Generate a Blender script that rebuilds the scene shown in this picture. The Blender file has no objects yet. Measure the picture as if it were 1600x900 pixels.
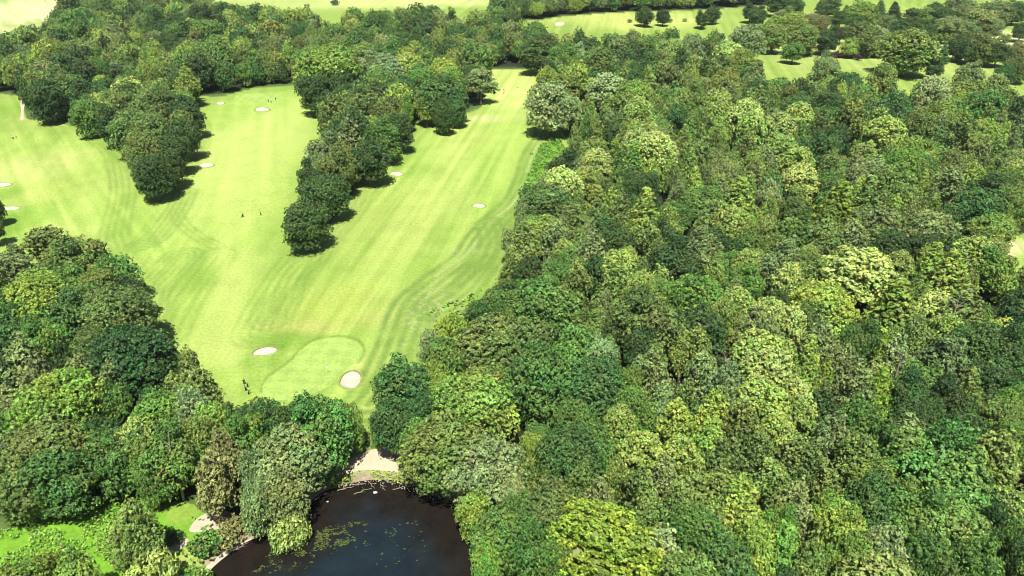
import bpy, bmesh, math, random
import numpy as np
from mathutils import Vector, Matrix
R_ = math.radians
rng = np.random.default_rng(7)
random.seed(7)
sc = bpy.context.scene

# ------------------------------------------------------------------ camera, sky, sun, exposure
CAM_H, PITCH, FPX = 105.0, R_(27.5), 1232.0
cam = bpy.data.objects.new('camera', bpy.data.cameras.new('camera'))
sc.collection.objects.link(cam); sc.camera = cam
cam.location = (0, 0, CAM_H); cam.rotation_euler = (R_(90) - PITCH, 0, 0)
cam.data.sensor_width = 36.0; cam.data.lens = 36.0 * FPX / 1600.0
cam.data.clip_start = 1.0; cam.data.clip_end = 30000.0

SUN_EL, SUN_AZ = R_(61.0), R_(180.5)      # azimuth clockwise from +Y: the sun stands behind the camera
world = bpy.data.worlds.new('World'); sc.world = world; world.use_nodes = True
wn = world.node_tree; wn.nodes.clear()
sky = wn.nodes.new('ShaderNodeTexSky'); sky.sky_type = 'NISHITA'; sky.sun_disc = False
sky.sun_elevation = SUN_EL; sky.sun_rotation = SUN_AZ
bg = wn.nodes.new('ShaderNodeBackground'); bg.inputs[1].default_value = 0.05
wo = wn.nodes.new('ShaderNodeOutputWorld')
wn.links.new(sky.outputs[0], bg.inputs[0]); wn.links.new(bg.outputs[0], wo.inputs[0])
sun = bpy.data.objects.new('sun', bpy.data.lights.new('sun', 'SUN')); sc.collection.objects.link(sun)
sun.data.energy = 5.0; sun.data.angle = R_(0.5); sun.data.color = (1.0, 0.97, 0.88)
sdir = Vector((math.sin(SUN_AZ) * math.cos(SUN_EL), math.cos(SUN_AZ) * math.cos(SUN_EL), math.sin(SUN_EL)))
sun.rotation_euler = sdir.to_track_quat('Z', 'Y').to_euler(); sun.location = (0, -200, 400)
sc.view_settings.view_transform = 'Standard'; sc.view_settings.look = 'None'
sc.view_settings.exposure = 0.75; sc.view_settings.gamma = 1.0
sc.cycles.filter_width = 1.0; sc.cycles.max_bounces = 6; sc.cycles.diffuse_bounces = 1; sc.cycles.transmission_bounces = 3
sc.cycles.transparent_max_bounces = 4; sc.cycles.glossy_bounces = 2; sc.cycles.caustics_reflective = False

# ------------------------------------------------------------------ geometry helpers
SP, CP = math.sin(PITCH), math.cos(PITCH)
def at(px, py, z=0.0):
    """ground point (at height z) that the photograph shows at pixel px, py; also its depth"""
    u = (np.asarray(px, float) - 800) / FPX; v = (np.asarray(py, float) - 450) / FPX
    t = (CAM_H - z) / (SP + v * CP)
    return u * t, (CP - v * SP) * t, t
def topx(x, y, z=0.0):
    d = y * CP + (CAM_H - z) * SP
    return 800 + FPX * x / d, 450 + FPX * ((CAM_H - z) * CP - y * SP) / d
def poly_world(pts):
    out = []
    for p in pts:
        z = p[2] if len(p) > 2 else 0
        x, y, _ = at(p[0], p[1], z); out.append((float(x), float(y)))
    return np.array(out)
def smooth_poly(P, n=6, closed=True):
    P = np.asarray(P, float); N = len(P); out = []
    rngi = range(N) if closed else range(N - 1)
    for i in rngi:
        if closed: a, b, c, d = P[i - 1], P[i], P[(i + 1) % N], P[(i + 2) % N]
        else: a, b, c, d = P[max(i - 1, 0)], P[i], P[i + 1], P[min(i + 2, N - 1)]
        for k in range(n):
            t = k / n
            out.append(0.5 * ((2 * b) + (-a + c) * t + (2 * a - 5 * b + 4 * c - d) * t * t + (-a + 3 * b - 3 * c + d) * t ** 3))
    if not closed: out.append(P[-1])
    return np.array(out)
def inside(x, y, P):
    x = np.asarray(x); y = np.asarray(y); res = np.zeros(x.shape, bool)
    j = len(P) - 1
    for i in range(len(P)):
        xi, yi = P[i]; xj, yj = P[j]
        if yi != yj:
            c = ((yi > y) != (yj > y)) & (x < (xj - xi) * (y - yi) / (yj - yi) + xi)
            res ^= c
        j = i
    return res
def seg_dist(x, y, P, closed=True):
    best = np.full(np.shape(x), 1e9); n = len(P)
    for i in range(n if closed else n - 1):
        ax, ay = P[i]; bx, by = P[(i + 1) % n]
        dx, dy = bx - ax, by - ay; L = dx * dx + dy * dy + 1e-9
        t = np.clip(((x - ax) * dx + (y - ay) * dy) / L, 0, 1)
        best = np.minimum(best, (x - ax - t * dx) ** 2 + (y - ay - t * dy) ** 2)
    return np.sqrt(best)
def sdist(x, y, P):
    d = seg_dist(x, y, P); return np.where(inside(x, y, P), -d, d)
_tab = np.random.default_rng(3).random((256, 256))
def vnoise(x, y):
    xi = np.floor(x).astype(int); yi = np.floor(y).astype(int); fx = x - xi; fy = y - yi
    fx = fx * fx * (3 - 2 * fx); fy = fy * fy * (3 - 2 * fy)
    a = _tab[xi & 255, yi & 255]; b = _tab[(xi + 1) & 255, yi & 255]; c = _tab[xi & 255, (yi + 1) & 255]; d = _tab[(xi + 1) & 255, (yi + 1) & 255]
    return (a * (1 - fx) + b * fx) * (1 - fy) + (c * (1 - fx) + d * fx) * fy
def fbm(x, y, o=4):
    s = 0; a = 0.5; t = 0
    for k in range(o):
        s = s + a * vnoise(x * 2 ** k + 17.3 * k, y * 2 ** k + 9.1 * k); t += a; a *= 0.5
    return s / t
def sstep(a, b, x):
    t = np.clip((x - a) / (b - a), 0, 1); return t * t * (3 - 2 * t)

# ------------------------------------------------------------------ the lie of the land (traced once, then real ground coordinates)
WOOD_A = poly_world([(-170,405,10),(0,402,10),(30,392,10),(55,368,12),(85,356,12),(130,368,12),(150,388,12),(190,405,10),(210,434,8),(213,464,6),
  (238,492,6),(260,532,5),(280,575,3),(288,600,6),(320,596,10),(360,604,12),(385,628,13),(430,632,13),(500,624,13),(545,630,12),(562,655,8),(568,690,2),
  (540,702,1),(498,742,0),(476,775,0),(468,800,0),(430,838,0),(395,832,0),(340,820,0),(302,782,1),(255,774,1),(180,770,0),(100,798,0),(0,832,0),(-170,890,0)])
WOOD_BE = poly_world([(-220,64,17),(0,52,17),(30,43,17),(60,27,17),(92,2,17),(110,-25,12),(250,-25,12),(340,6,17),(400,12,17),(440,16,17),(455,14,17),
  (490,16,17),(505,24,17),(522,30,17),(545,14,17),(580,16,17),(612,22,17),(640,10,17),(680,9,17),(710,22,17),(750,21,17),(762,8,17),(800,6,17),(840,37,17),
  (870,46,17),(935,54,17),(965,49,17),(1060,49,17),(1120,49,17),(1150,60,17),(1195,100,19),(1250,108,19),(1300,106,19),(1330,114,19),(1360,121,19),(1400,118,19),
  (1450,121,19),(1490,115,19),(1510,110,19),(1560,116,19),(1600,122,19),(1800,118,19),(1900,500,8),(2100,1050,0),(800,1100,0),(752,950,0),(756,880,0),
  (750,840,0),(722,795,0),(704,758,0),(650,742,0),(637,740,0),(630,706,0),(600,697,0),(578,690,2),(576,650,5),(584,640,8),(594,604,10),(614,580,12),(648,575,10),
  (660,560,5),(658,535,6),(668,508,10),(690,496,12),(738,498,8),(750,470,7),(772,450,7),(782,400,7),(796,350,7),(818,318,7),(840,295,7),(874,262,7),
  (888,238,6),(890,215,5),(876,197,0),(828,190,0),(822,178,2),(830,152,6),(850,120,4),(840,108,0),(765,108,0),(765,112,6),(750,150,6),(735,175,0),
  (690,185,0),(655,178,2),(648,200,0),(638,220,0),(605,243,0),(588,261,0),(556,284,0),(543,323,0),(518,343,0),(508,368,0),(480,390,0),(456,386,0),
  (447,370,3),(450,328,4),(470,297,4),(472,262,4),(492,237,4),(493,215,6),(500,182,6),(502,155,1),(470,143,0),(462,132,0),(400,136,0),(350,149,0),
  (312,151,0),(308,162,6),(313,200,2),(304,233,0),(288,243,1),(284,268,0),(262,293,0),(235,302,0),(212,288,1),(197,250,2),(182,224,2),(150,207,1),(130,205,0),
  (110,195,0),(40,186,0),(30,150,0),(0,146,0),(-220,150,0)])
WOOD_D = poly_world([(770,-45,12),(1250,-45,12),(1204,8,0),(1100,15,0),(960,20,0),(880,26,0),(838,32,0),(765,30,0)])
WOOD_C = poly_world([(-170,985,0),(250,985,0),(250,1010,0),(-170,1010,0)])
HOLES = [poly_world([(1548,378,0),(1575,366,0),(1700,366,0),(1700,404,14),(1590,400,14),(1560,392,10)]),
         poly_world([(143,33,0),(153,26,0),(161,36,0),(152,41,0)]),
         poly_world([(1545,745,6),(1600,765,6),(1640,800,6),(1590,812,6),(1550,790,6)])]
POND = smooth_poly(poly_world([(322,905,-.9),(345,880,-.9),(388,848,-.9),(430,832,-.9),(462,812,-.9),(488,784,-.9),(512,768,-.9),(545,758,-.9),(590,752,-.9),(640,757,-.9),
  (680,771,-.9),(712,796,-.9),(738,832,-.9),(752,870,-.9),(756,910,-.9),(740,990,-.9),(640,1040,-.9),(450,1035,-.9),(330,1000,-.9),(295,945,-.9)]), 5)
GREEN = smooth_poly(poly_world([(410,606),(418,592),(440,577),(458,562),(472,546),(492,533),(520,528),(545,530),(561,538),(565,550),(556,565),(537,578),(522,598),(500,611),(470,620),(432,626),(414,618)]), 5)
GREEN2 = smooth_poly(poly_world([(366,152),(375,147),(400,145),(425,147),(440,151),(436,157),(410,160),(385,160),(370,157)]), 5)
GREEN3 = smooth_poly(poly_world([(770,141),(785,133),(815,134),(832,141),(820,146),(785,146)]), 4)
BUNKERS = [  # outline in the photograph, and how it reads
 ([(395,554),(402,548),(416,544),(430,545),(433,549),(427,554),(412,557),(399,558)], 'long pale sand bunker lying left of the kidney shaped putting green'),
 ([(532,597),(537,588),(548,582),(558,583),(564,590),(562,600),(555,608),(543,609),(533,604)], 'large round white sand bunker at the lower right of the kidney shaped putting green'),
 ([(310,260),(316,256),(326,255),(334,257),(331,260),(322,262),(312,262)], 'oval sand bunker right of the left tree spit on the left fairway'),
 ([(399,171),(404,168),(414,168),(421,171),(415,174),(402,174)], 'flat oval sand bunker just in front of the far left putting green'),
 ([(338,161),(343,159),(350,160),(348,163),(340,163)], 'tiny pale sand bunker at the top left corner of the left fairway'),
 ([(609,272),(614,269),(623,269),(630,272),(624,275),(613,274)], 'small pointed sand bunker right of the middle tree spit'),
 ([(738,322),(744,319),(752,319),(758,322),(753,325),(742,324)], 'small oval bunker set in the middle right of the long fairway'),
 ([(-12,291),(-4,287),(8,286),(18,288),(12,291),(0,293)], 'upper of two sand bunkers cut by the left photograph edge'),
 ([(4,327),(10,324),(22,323),(31,325),(26,328),(12,329)], 'lower of two sand bunkers near the left photograph edge'),
 ([(480,239),(484,237),(490,238),(489,241),(482,242)], 'tiny sand bunker against the left side of the middle tree spit'),
 ([(866,38),(872,35),(882,36),(880,40),(870,41)], 'small sandy bunker at the left end of the far upper meadow')]
BUNK_W = [smooth_poly(poly_world(b[0]), 4) for b in BUNKERS]

def forest(x, y):
    m = inside(x, y, WOOD_A) | inside(x, y, WOOD_BE) | inside(x, y, WOOD_D) | inside(x, y, WOOD_C)
    for h in HOLES: m &= ~inside(x, y, h)
    return m
def height(x, y):
    x = np.asarray(x, float); y = np.asarray(y, float)
    z = (fbm(x / 70, y / 70, 2) - 0.5) * 0.8 * sstep(160, 260, y)
    near = (y < 230) & (y > 20) & (np.abs(x) < 140)
    if np.any(near):
        d = np.full(x.shape, 99.0); d[near] = sdist(x[near], y[near], POND)
        z = z - sstep(3.0, -2.0, d) * 1.35 - sstep(0, -8, d) * 1.0
        z = z - 0.25 * sstep(9, 2, d)
    for P in BUNK_W:
        c = P.mean(0); r = np.abs(P - c).max() + 3
        m = (np.abs(x - c[0]) < r) & (np.abs(y - c[1]) < r)
        if np.any(m):
            d = sdist(x[m], y[m], P)
            q = .22 if c[1] > 240 else 1.0; z[m] += (sstep(2.5, 0.3, d) * 0.28 - sstep(0.3, -1.6, d) * 0.75) * q
    return z

# ------------------------------------------------------------------ object helpers
def tag(o, label=None, cat=None, group=None, kind=None):
    if label: o['label'] = label
    if cat: o['category'] = cat
    if group: o['group'] = group
    if kind: o['kind'] = kind
    return o
def link(name, me, parent=None, mat=None):
    o = bpy.data.objects.new(name, me); sc.collection.objects.link(o)
    if mat is not None and me is not None and not me.materials: me.materials.append(mat)
    if parent: o.parent = parent
    return o
def empty(name, loc, rz=0.0):
    o = bpy.data.objects.new(name, None); sc.collection.objects.link(o)
    o.location = loc; o.rotation_euler = (0, 0, rz); o.empty_display_size = 0.5
    return o
def np_mesh(name, V, F, col=None, smooth=False):
    me = bpy.data.meshes.new(name); V = np.ascontiguousarray(V, np.float32); F = np.ascontiguousarray(F, np.int32)
    k = F.shape[1]
    me.vertices.add(len(V)); me.vertices.foreach_set('co', V.ravel())
    me.loops.add(F.size); me.loops.foreach_set('vertex_index', F.ravel())
    me.polygons.add(len(F)); me.polygons.foreach_set('loop_start', np.arange(0, F.size, k, dtype=np.int32))
    me.polygons.foreach_set('loop_total', np.full(len(F), k, np.int32))
    if col is not None:
        a = me.color_attributes.new('tone', 'FLOAT_COLOR', 'POINT')
        c = np.ones((len(V), 4), np.float32); c[:, :col.shape[1]] = col; a.data.foreach_set('color', c.ravel())
    me.update(calc_edges=True)
    me.polygons.foreach_set('use_smooth', np.full(len(F), smooth, bool))
    return me

# ------------------------------------------------------------------ materials
def new_mat(name):
    m = bpy.data.materials.new(name); m.use_nodes = True; nt = m.node_tree; nt.nodes.clear()
    out = nt.nodes.new('ShaderNodeOutputMaterial'); return m, nt, out
def N(nt, t, **kw):
    n = nt.nodes.new(t)
    for k, v in kw.items(): setattr(n, k, v)
    return n
def ground_mat(name, rough=0.9, fine=0.2, scale=1.2, bump=0.25):
    m, nt, out = new_mat(name); L = nt.links.new
    a = N(nt, 'ShaderNodeAttribute', attribute_name='tone')
    g = N(nt, 'ShaderNodeNewGeometry')
    n1 = N(nt, 'ShaderNodeTexNoise'); n1.inputs['Scale'].default_value = scale; n1.inputs['Detail'].default_value = 5; n1.inputs['Roughness'].default_value = 0.65
    n2 = N(nt, 'ShaderNodeTexNoise'); n2.inputs['Scale'].default_value = 0.12; n2.inputs['Detail'].default_value = 4
    L(g.outputs['Position'], n1.inputs['Vector']); L(g.outputs['Position'], n2.inputs['Vector'])
    mr = N(nt, 'ShaderNodeMapRange'); mr.inputs[1].default_value = 0.3; mr.inputs[2].default_value = 0.7; mr.inputs[3].default_value = 1 - fine; mr.inputs[4].default_value = 1 + fine
    L(n1.outputs['Fac'], mr.inputs[0])
    mr2 = N(nt, 'ShaderNodeMapRange'); mr2.inputs[1].default_value = 0.3; mr2.inputs[2].default_value = 0.7; mr2.inputs[3].default_value = 0.95; mr2.inputs[4].default_value = 1.05
    L(n2.outputs['Fac'], mr2.inputs[0])
    mu = N(nt, 'ShaderNodeMath', operation='MULTIPLY'); L(mr.outputs[0], mu.inputs[0]); L(mr2.outputs[0], mu.inputs[1])
    mx = N(nt, 'ShaderNodeVectorMath', operation='SCALE'); L(a.outputs['Color'], mx.inputs[0]); L(mu.outputs[0], mx.inputs['Scale'])
    b = N(nt, 'ShaderNodeBsdfPrincipled'); b.inputs['Roughness'].default_value = rough; b.inputs['Specular IOR Level'].default_value = 0.15
    L(mx.outputs[0], b.inputs['Base Color'])
    bp = N(nt, 'ShaderNodeBump'); bp.inputs['Strength'].default_value = bump; bp.inputs['Distance'].default_value = 0.2
    L(n1.outputs['Fac'], bp.inputs['Height']); L(bp.outputs[0], b.inputs['Normal'])
    L(b.outputs[0], out.inputs[0]); return m
M_GRASS = ground_mat('mown grass')
M_SAND = ground_mat('bunker sand', fine=0.05, scale=3, bump=0.2)

def leaf_mat(name, instanced=False, flower=(0.42, 0.42, 0.16), spec=0.45, trans=0.09):
    m, nt, out = new_mat(name); L = nt.links.new
    if instanced:
        c = N(nt, 'ShaderNodeAttribute', attribute_name='tint', attribute_type='INSTANCER'); cs = c.outputs['Color']
    else:
        c = N(nt, 'ShaderNodeObjectInfo'); cs = c.outputs['Color']
    t = N(nt, 'ShaderNodeAttribute', attribute_name='tone'); sx = N(nt, 'ShaderNodeSeparateColor'); L(t.outputs['Color'], sx.inputs[0])
    # R = leaf-to-leaf brightness, set low on cores to paint shade in the gaps, G = flower or fresh tip, B = hue drift of the bough
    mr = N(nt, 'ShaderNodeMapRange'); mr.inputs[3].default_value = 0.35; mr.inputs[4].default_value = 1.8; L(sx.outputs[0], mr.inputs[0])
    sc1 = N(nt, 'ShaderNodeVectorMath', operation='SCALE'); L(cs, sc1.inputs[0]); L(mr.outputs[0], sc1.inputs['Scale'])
    hs = N(nt, 'ShaderNodeHueSaturation'); hr = N(nt, 'ShaderNodeMapRange'); hr.inputs[3].default_value = 0.470; hr.inputs[4].default_value = 0.526
    L(sx.outputs[2], hr.inputs[0]); L(hr.outputs[0], hs.inputs['Hue']); L(sc1.outputs[0], hs.inputs['Color'])
    mx = N(nt, 'ShaderNodeMixRGB'); L(sx.outputs[1], mx.inputs[0]); L(hs.outputs[0], mx.inputs[1])
    fl = N(nt, 'ShaderNodeMixRGB'); fl.inputs[0].default_value = 0.5; L(hs.outputs[0], fl.inputs[1]); fl.inputs[2].default_value = (*flower, 1); L(fl.outputs[0], mx.inputs[2])
    b = N(nt, 'ShaderNodeBsdfPrincipled'); b.inputs['Roughness'].default_value = 0.55; b.inputs['Specular IOR Level'].default_value = spec
    L(mx.outputs[0], b.inputs['Base Color'])
    tr = N(nt, 'ShaderNodeBsdfTranslucent'); tc = N(nt, 'ShaderNodeMixRGB', blend_type='MULTIPLY'); tc.inputs[0].default_value = 1
    tc.inputs[2].default_value = (1.5, 1.5, 0.5, 1); L(mx.outputs[0], tc.inputs[1]); L(tc.outputs[0], tr.inputs[0])
    ms = N(nt, 'ShaderNodeMixShader'); ms.inputs[0].default_value = trans; L(b.outputs[0], ms.inputs[1]); L(tr.outputs[0], ms.inputs[2])
    L(ms.outputs[0], out.inputs[0]); return m
M_LEAF = leaf_mat('tree foliage'); M_LEAF_I = leaf_mat('woodland foliage', True)
def plain_mat(name, col, rough=0.8, noise=0.25, scale=4.0, spec=0.2):
    m, nt, out = new_mat(name); L = nt.links.new
    g = N(nt, 'ShaderNodeTexCoord'); n1 = N(nt, 'ShaderNodeTexNoise'); n1.inputs['Scale'].default_value = scale; n1.inputs['Detail'].default_value = 4
    L(g.outputs['Object'], n1.inputs['Vector'])
    cr = N(nt, 'ShaderNodeMixRGB'); cr.inputs[1].default_value = (*[c * (1 - noise) for c in col], 1); cr.inputs[2].default_value = (*[min(1, c * (1 + noise)) for c in col], 1)
    L(n1.outputs['Fac'], cr.inputs[0]); b = N(nt, 'ShaderNodeBsdfPrincipled'); b.inputs['Roughness'].default_value = rough
    b.inputs['Specular IOR Level'].default_value = spec; L(cr.outputs[0], b.inputs['Base Color']); L(b.outputs[0], out.inputs[0]); return m
M_BARK = plain_mat('grey brown bark', (0.12, 0.095, 0.07)); M_BIRCH = plain_mat('pale birch bark', (0.45, 0.42, 0.37), noise=0.5, scale=2)
M_DEAD = plain_mat('bleached dead wood', (0.27, 0.22, 0.165)); M_STONE = plain_mat('pale stone', (0.42, 0.39, 0.33))

# ------------------------------------------------------------------ ground sheet
def ground_color(x, y):
    """colour, including one painted shade patch, of turf, rough, woodland floor, paths and worn ground at each point"""
    n = len(x); C = np.zeros((n, 3)); px, py = topx(x, y)
    fo = forest(x, y)
    f1 = fbm(x / 22, y / 22, 4); f2 = fbm(x / 5 + 40, y / 5, 3); f3 = fbm(x / 60 + 9, y / 60, 3)
    rough = np.array([.22, .31, .062]); fair = np.array([.258, .362, .072]); pale = np.array([.43, .46, .19])
    C[:] = rough
    # fairways
    FW1 = poly_world([(310,175),(345,158),(450,140),(495,170),(490,215),(462,260),(442,330),(432,420),(470,395),(520,385),(566,300),(660,215),(700,190),(760,170),(770,120),(835,118),(820,150),(805,190),
       (835,205),(820,250),(800,310),(760,350),(720,400),(650,450),(610,500),(600,560),(580,610),(560,640),(380,640),(300,600),(262,500),(210,410),(150,360),(100,345),(0,380),(-200,380),(-200,220),(60,205),(170,225),
       (200,300),(240,318),(290,300),(315,240)])
    d = sdist(x, y, FW1); w = sstep(4, -6, d + (f2 - .5) * 6)
    C = C * (1 - w[:, None]) + fair * w[:, None]
    # bright pale middle of the fairways
    def blob(cx, cy, rx, ry, col, s, soft=1.0, rot=0.0):
        nonlocal C
        ax, ay, _ = at(cx, cy); bx, by, _ = at(cx + rx, cy); ux, uy, _ = at(cx, cy - ry)
        rX = abs(bx - ax); rY = abs(uy - ay); dx = x - ax; dy = y - ay
        c, s_ = math.cos(rot), math.sin(rot); ddx = dx * c + dy * s_; ddy = -dx * s_ + dy * c
        q = np.sqrt((ddx / rX) ** 2 + (ddy / rY) ** 2) + (f1 - .5) * 0.7 + (f2 - .5) * .25
        k = (s * sstep(1.0 + 0.3 * soft, 1.0 - 0.6 * soft, q))[:, None]
        C = C * (1 - k) + np.array(col) * k
    P = (.35, .42, .115); G = (.16, .275, .035); Y = (.325, .385, .10); T = (.46, .42, .22)
    for b in [(390,230,90,70,P,.8),(360,330,70,60,P,.45),(800,140,60,40,P,.95),(720,215,50,30,Y,.6),(390,420,40,60,P,.5),(340,520,60,50,P,.5),(370,560,60,20,P,.7),
              (560,340,70,90,Y,.35),(700,290,60,60,P,.45),(640,350,50,60,Y,.5),(520,480,80,40,(.30,.36,.07),.6),(600,470,40,30,Y,.4),(480,512,70,14,(.36,.36,.11),.55),(590,500,50,14,(.36,.36,.11),.4),
              (450,532,60,16,G,.75),(405,562,40,20,G,.7),(395,600,20,22,G,.35),(310,435,34,18,G,.6),(250,470,30,40,P,.3),(150,300,60,60,P,.35),(60,260,90,30,(.36,.38,.13),.5),(60,300,60,20,(.34,.36,.1),.4),
              (20,350,50,34,G,.8),(15,300,30,14,G,.7),(100,360,60,14,P,.6),(20,170,30,14,G,.6),(160,385,30,14,P,.6),(205,420,30,30,P,.5),(565,575,30,16,P,.55),(600,540,20,60,P,.5),(580,640,24,14,(.34,.38,.1),.6),
              (660,265,40,14,G,.4),(640,240,30,14,G,.35),(500,420,50,25,G,.35),(440,400,30,40,G,.35),(430,370,24,30,G,.45),(760,185,30,7,T,.5),(720,186,30,6,T,.35),(500,158,10,8,T,.7),(310,215,10,9,T,.6),
              (840,215,20,14,Y,.5),(490,130,60,10,G,.4),(420,135,60,7,G,.4),(760,300,20,60,G,.3),(700,460,40,30,(.30,.36,.1),.5),(480,380,30,14,T,.25),(380,650,40,10,P,.3),(215,300,18,26,G,.35),(200,360,30,40,G,.3),
              (1560,382,60,16,T,.9),(20,20,140,30,(.47,.48,.24),.95),(152,33,10,6,(.55,.5,.36),1),(560,2,260,12,(.42,.46,.17),.8),(460,3,60,8,G,.3),(980,30,160,14,(.40,.45,.12),.7),
              (1350,85,200,25,(.40,.44,.15),.6),(1560,60,70,30,(.46,.47,.22),.8),(1260,90,80,6,G,.4),(1350,98,90,5,G,.4),(1255,40,14,30,(.38,.44,.12),.7),(1470,70,20,25,(.46,.46,.2),.6),(1405,25,16,16,P,.6)]:
        blob(*b)
    # mowing stripes and rough streaks: stretched noise along the run of each hole
    def streak(p0, p1, wid, amp, mask, along=60):
        nonlocal C
        a = np.array([float(v) for v in at(*p0)[:2]]); b = np.array([float(v) for v in at(*p1)[:2]]); t = (b - a) / np.linalg.norm(b - a)
        s = (x - a[0]) * t[0] + (y - a[1]) * t[1]; o = -(x - a[0]) * t[1] + (y - a[1]) * t[0]
        k = (fbm(o / wid + 7, s / along, 3) - .5) * amp
        C = C * (1 + (k * mask)[:, None] * np.array([1.2, .8, 1.5]))
    rt = sstep(-6, 6, (px - (540 + (500 - py) * .55))); rt = np.clip(rt, 0, 1)
    streak((500, 560), (800, 120), 2.2, .6, np.where(px > 450 + (500 - py) * .25, 1., 0.), 70)
    streak((200, 500), (330, 310), 1.6, .6, np.exp(-((px - 260) / 90) ** 2 - ((py - 420) / 90) ** 2), 30)
    streak((380, 600), (420, 160), 4.0, .33, np.where(px < 450, 1., 0.), 90)
    streak((100, 200), (230, 380), 2.5, .5, np.where(px < 260, 1., 0.), 60)
    streak((400, 500), (470, 390), 1.3, .6, np.exp(-((px - 450) / 50) ** 2 - ((py - 440) / 60) ** 2), 30)
    # wheel tracks and edges of cut
    def track(pts, wid, col, s, rep=1, gap=2.2):
        nonlocal C
        W = smooth_poly(poly_world(pts), 5, closed=False); x0, y0 = W.min(0) - 12; x1, y1 = W.max(0) + 12
        m = (x > x0) & (x < x1) & (y > y0) & (y < y1)
        if not m.any(): return
        dd = seg_dist(x[m], y[m], W, False)
        k = np.zeros(m.sum())
        for r in range(rep): k = np.maximum(k, np.exp(-((dd - r * gap) / wid) ** 2))
        k = np.clip(k * s * 1.35 * (0.5 + .9 * fbm(x[m] / 4, y[m] / 4, 2)), 0, 1)[:, None]; C[m] = C[m] * (1 - k) + np.array(col) * k
    D = (.14, .225, .042); Lt = (.42, .46, .2)
    track([(846,190),(858,205),(850,225),(838,245),(825,290),(808,320),(780,345),(755,375),(735,405),(690,440),(650,475),(632,520),(618,560),(600,600),(575,632)], 1.1, D, .75, 3, 3.0)
    track([(840,195),(848,212),(833,240),(815,290),(800,318),(770,342),(748,372),(725,400),(680,432)], .5, Lt, .4, 1, 1.6)
    track([(770,350),(778,375),(770,405),(745,440),(720,465),(680,485)], 1.2, D, .65, 3, 2.8)
    track([(640,210),(610,255),(570,290),(548,330),(520,362),(490,400),(455,430),(440,470),(420,500)], .7, D, .28, 3, 2.6)
    track([(480,400),(450,440),(425,480),(405,520)], .6, D, .3, 4, 2.4)
    track([(150,215),(175,235),(188,265),(192,300),(185,335),(178,370),(190,395)], .8, D, .45, 3, 2.2)
    track([(290,300),(275,330),(245,370),(215,385)], .8, D, .5, 3, 2.0)
    track([(275,330),(285,350),(310,370),(340,385)], .8, D, .35, 2, 2.0)
    track([(310,180),(322,200),(318,230),(300,255)], .7, D, .35, 2, 2.0)
    track([(285,400),(255,430),(235,450),(225,480)], .7, D, .4, 4, 2.0)
    track([(340,400),(310,440),(280,480),(262,520)], .8, D, .3, 3, 2.8)
    track([(352,380),(350,470),(342,560)], 2.5, P, .4, 1)
    track([(408,612),(418,588),(440,573),(457,559),(471,543),(491,530),(520,525),(547,527),(564,535),(569,550),(560,566)], .45, D, .7, 1)
    track([(770,144),(790,145),(815,145),(835,144)], .7, T, .6, 1)
    track([(0,189),(40,186),(100,196)], .8, T, .5, 1)
    # bare stony patches in the right hand rough
    pr = np.exp(-((px - 672) / 38) ** 2 - ((py - 478) / 26) ** 2) + np.exp(-((px - 645) / 12) ** 2 - ((py - 505) / 14) ** 2) + .8 * np.exp(-((px - 633) / 7) ** 2 - ((py - 540) / 9) ** 2) + .7 * np.exp(-((px - 700) / 70) ** 2 - ((py - 391) / 6) ** 2)+ .6 * np.exp(-((px - 400) / 12) ** 2 - ((py - 575) / 9) ** 2)
    k = (np.clip(pr, 0, 1) * sstep(.52, .72, fbm(x / .8, y / .9, 4)))[:, None] * .38; C = C * (1 - k) + np.array([.46, .40, .30]) * k
    # nettle meadow by the pond, bracken hedge, and shade painted into a tree gap
    for Pm, cc in [(poly_world([(-500,1010),(-400,900),(-170,870),(0,815),(100,780),(180,755),(260,770),(320,790),(360,820),(330,900),(200,960),(120,980),(30,1000)]), (.13, .27, .022)),
                   (poly_world([(846,225),(870,215),(880,235),(850,270),(825,298),(812,312),(822,280)]), (.11, .24, .02)),
                   (poly_world([(1500,900),(1570,780),(1640,790),(1640,900)]), (.03, .03, .015))]:  # last one: shadow in the lower right gap, painted as dark ground
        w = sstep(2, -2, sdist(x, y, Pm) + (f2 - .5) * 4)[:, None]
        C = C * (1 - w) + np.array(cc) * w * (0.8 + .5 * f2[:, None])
    blob(285, 800, 34, 24, (.20, .30, .045), .9, .5); blob(300, 870, 34, 18, (.28, .34, .08), .9, .5); blob(165, 830, 14, 26, (.2, .34, .05), .8, .5)
    # pond margin
    m = (y < 230) & (np.abs(x) < 140)
    dp = np.full(n, 99.); dp[m] = sdist(x[m], y[m], POND)
    k = sstep(3.2, 1.6, dp + (f2 - .5) * 2)[:, None] * m[:, None]; C = C * (1 - k) + np.array([.27, .22, .15]) * (0.7 + .6 * f2[:, None]) * k
    k = sstep(-.2, -1.4, dp)[:, None]; C = C * (1 - k) + np.array([.09, .065, .035]) * k
    # woodland floor
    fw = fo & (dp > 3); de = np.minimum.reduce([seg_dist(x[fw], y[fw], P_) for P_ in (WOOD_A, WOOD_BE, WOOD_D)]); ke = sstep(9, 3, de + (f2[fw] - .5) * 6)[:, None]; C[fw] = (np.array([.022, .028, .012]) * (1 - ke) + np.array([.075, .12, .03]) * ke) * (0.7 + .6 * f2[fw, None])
    C *= (0.90 + .2 * f3)[:, None]
    C *= (0.93 + .14 * f2)[:, None]
    return np.clip(C, 0.005, .8)

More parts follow.
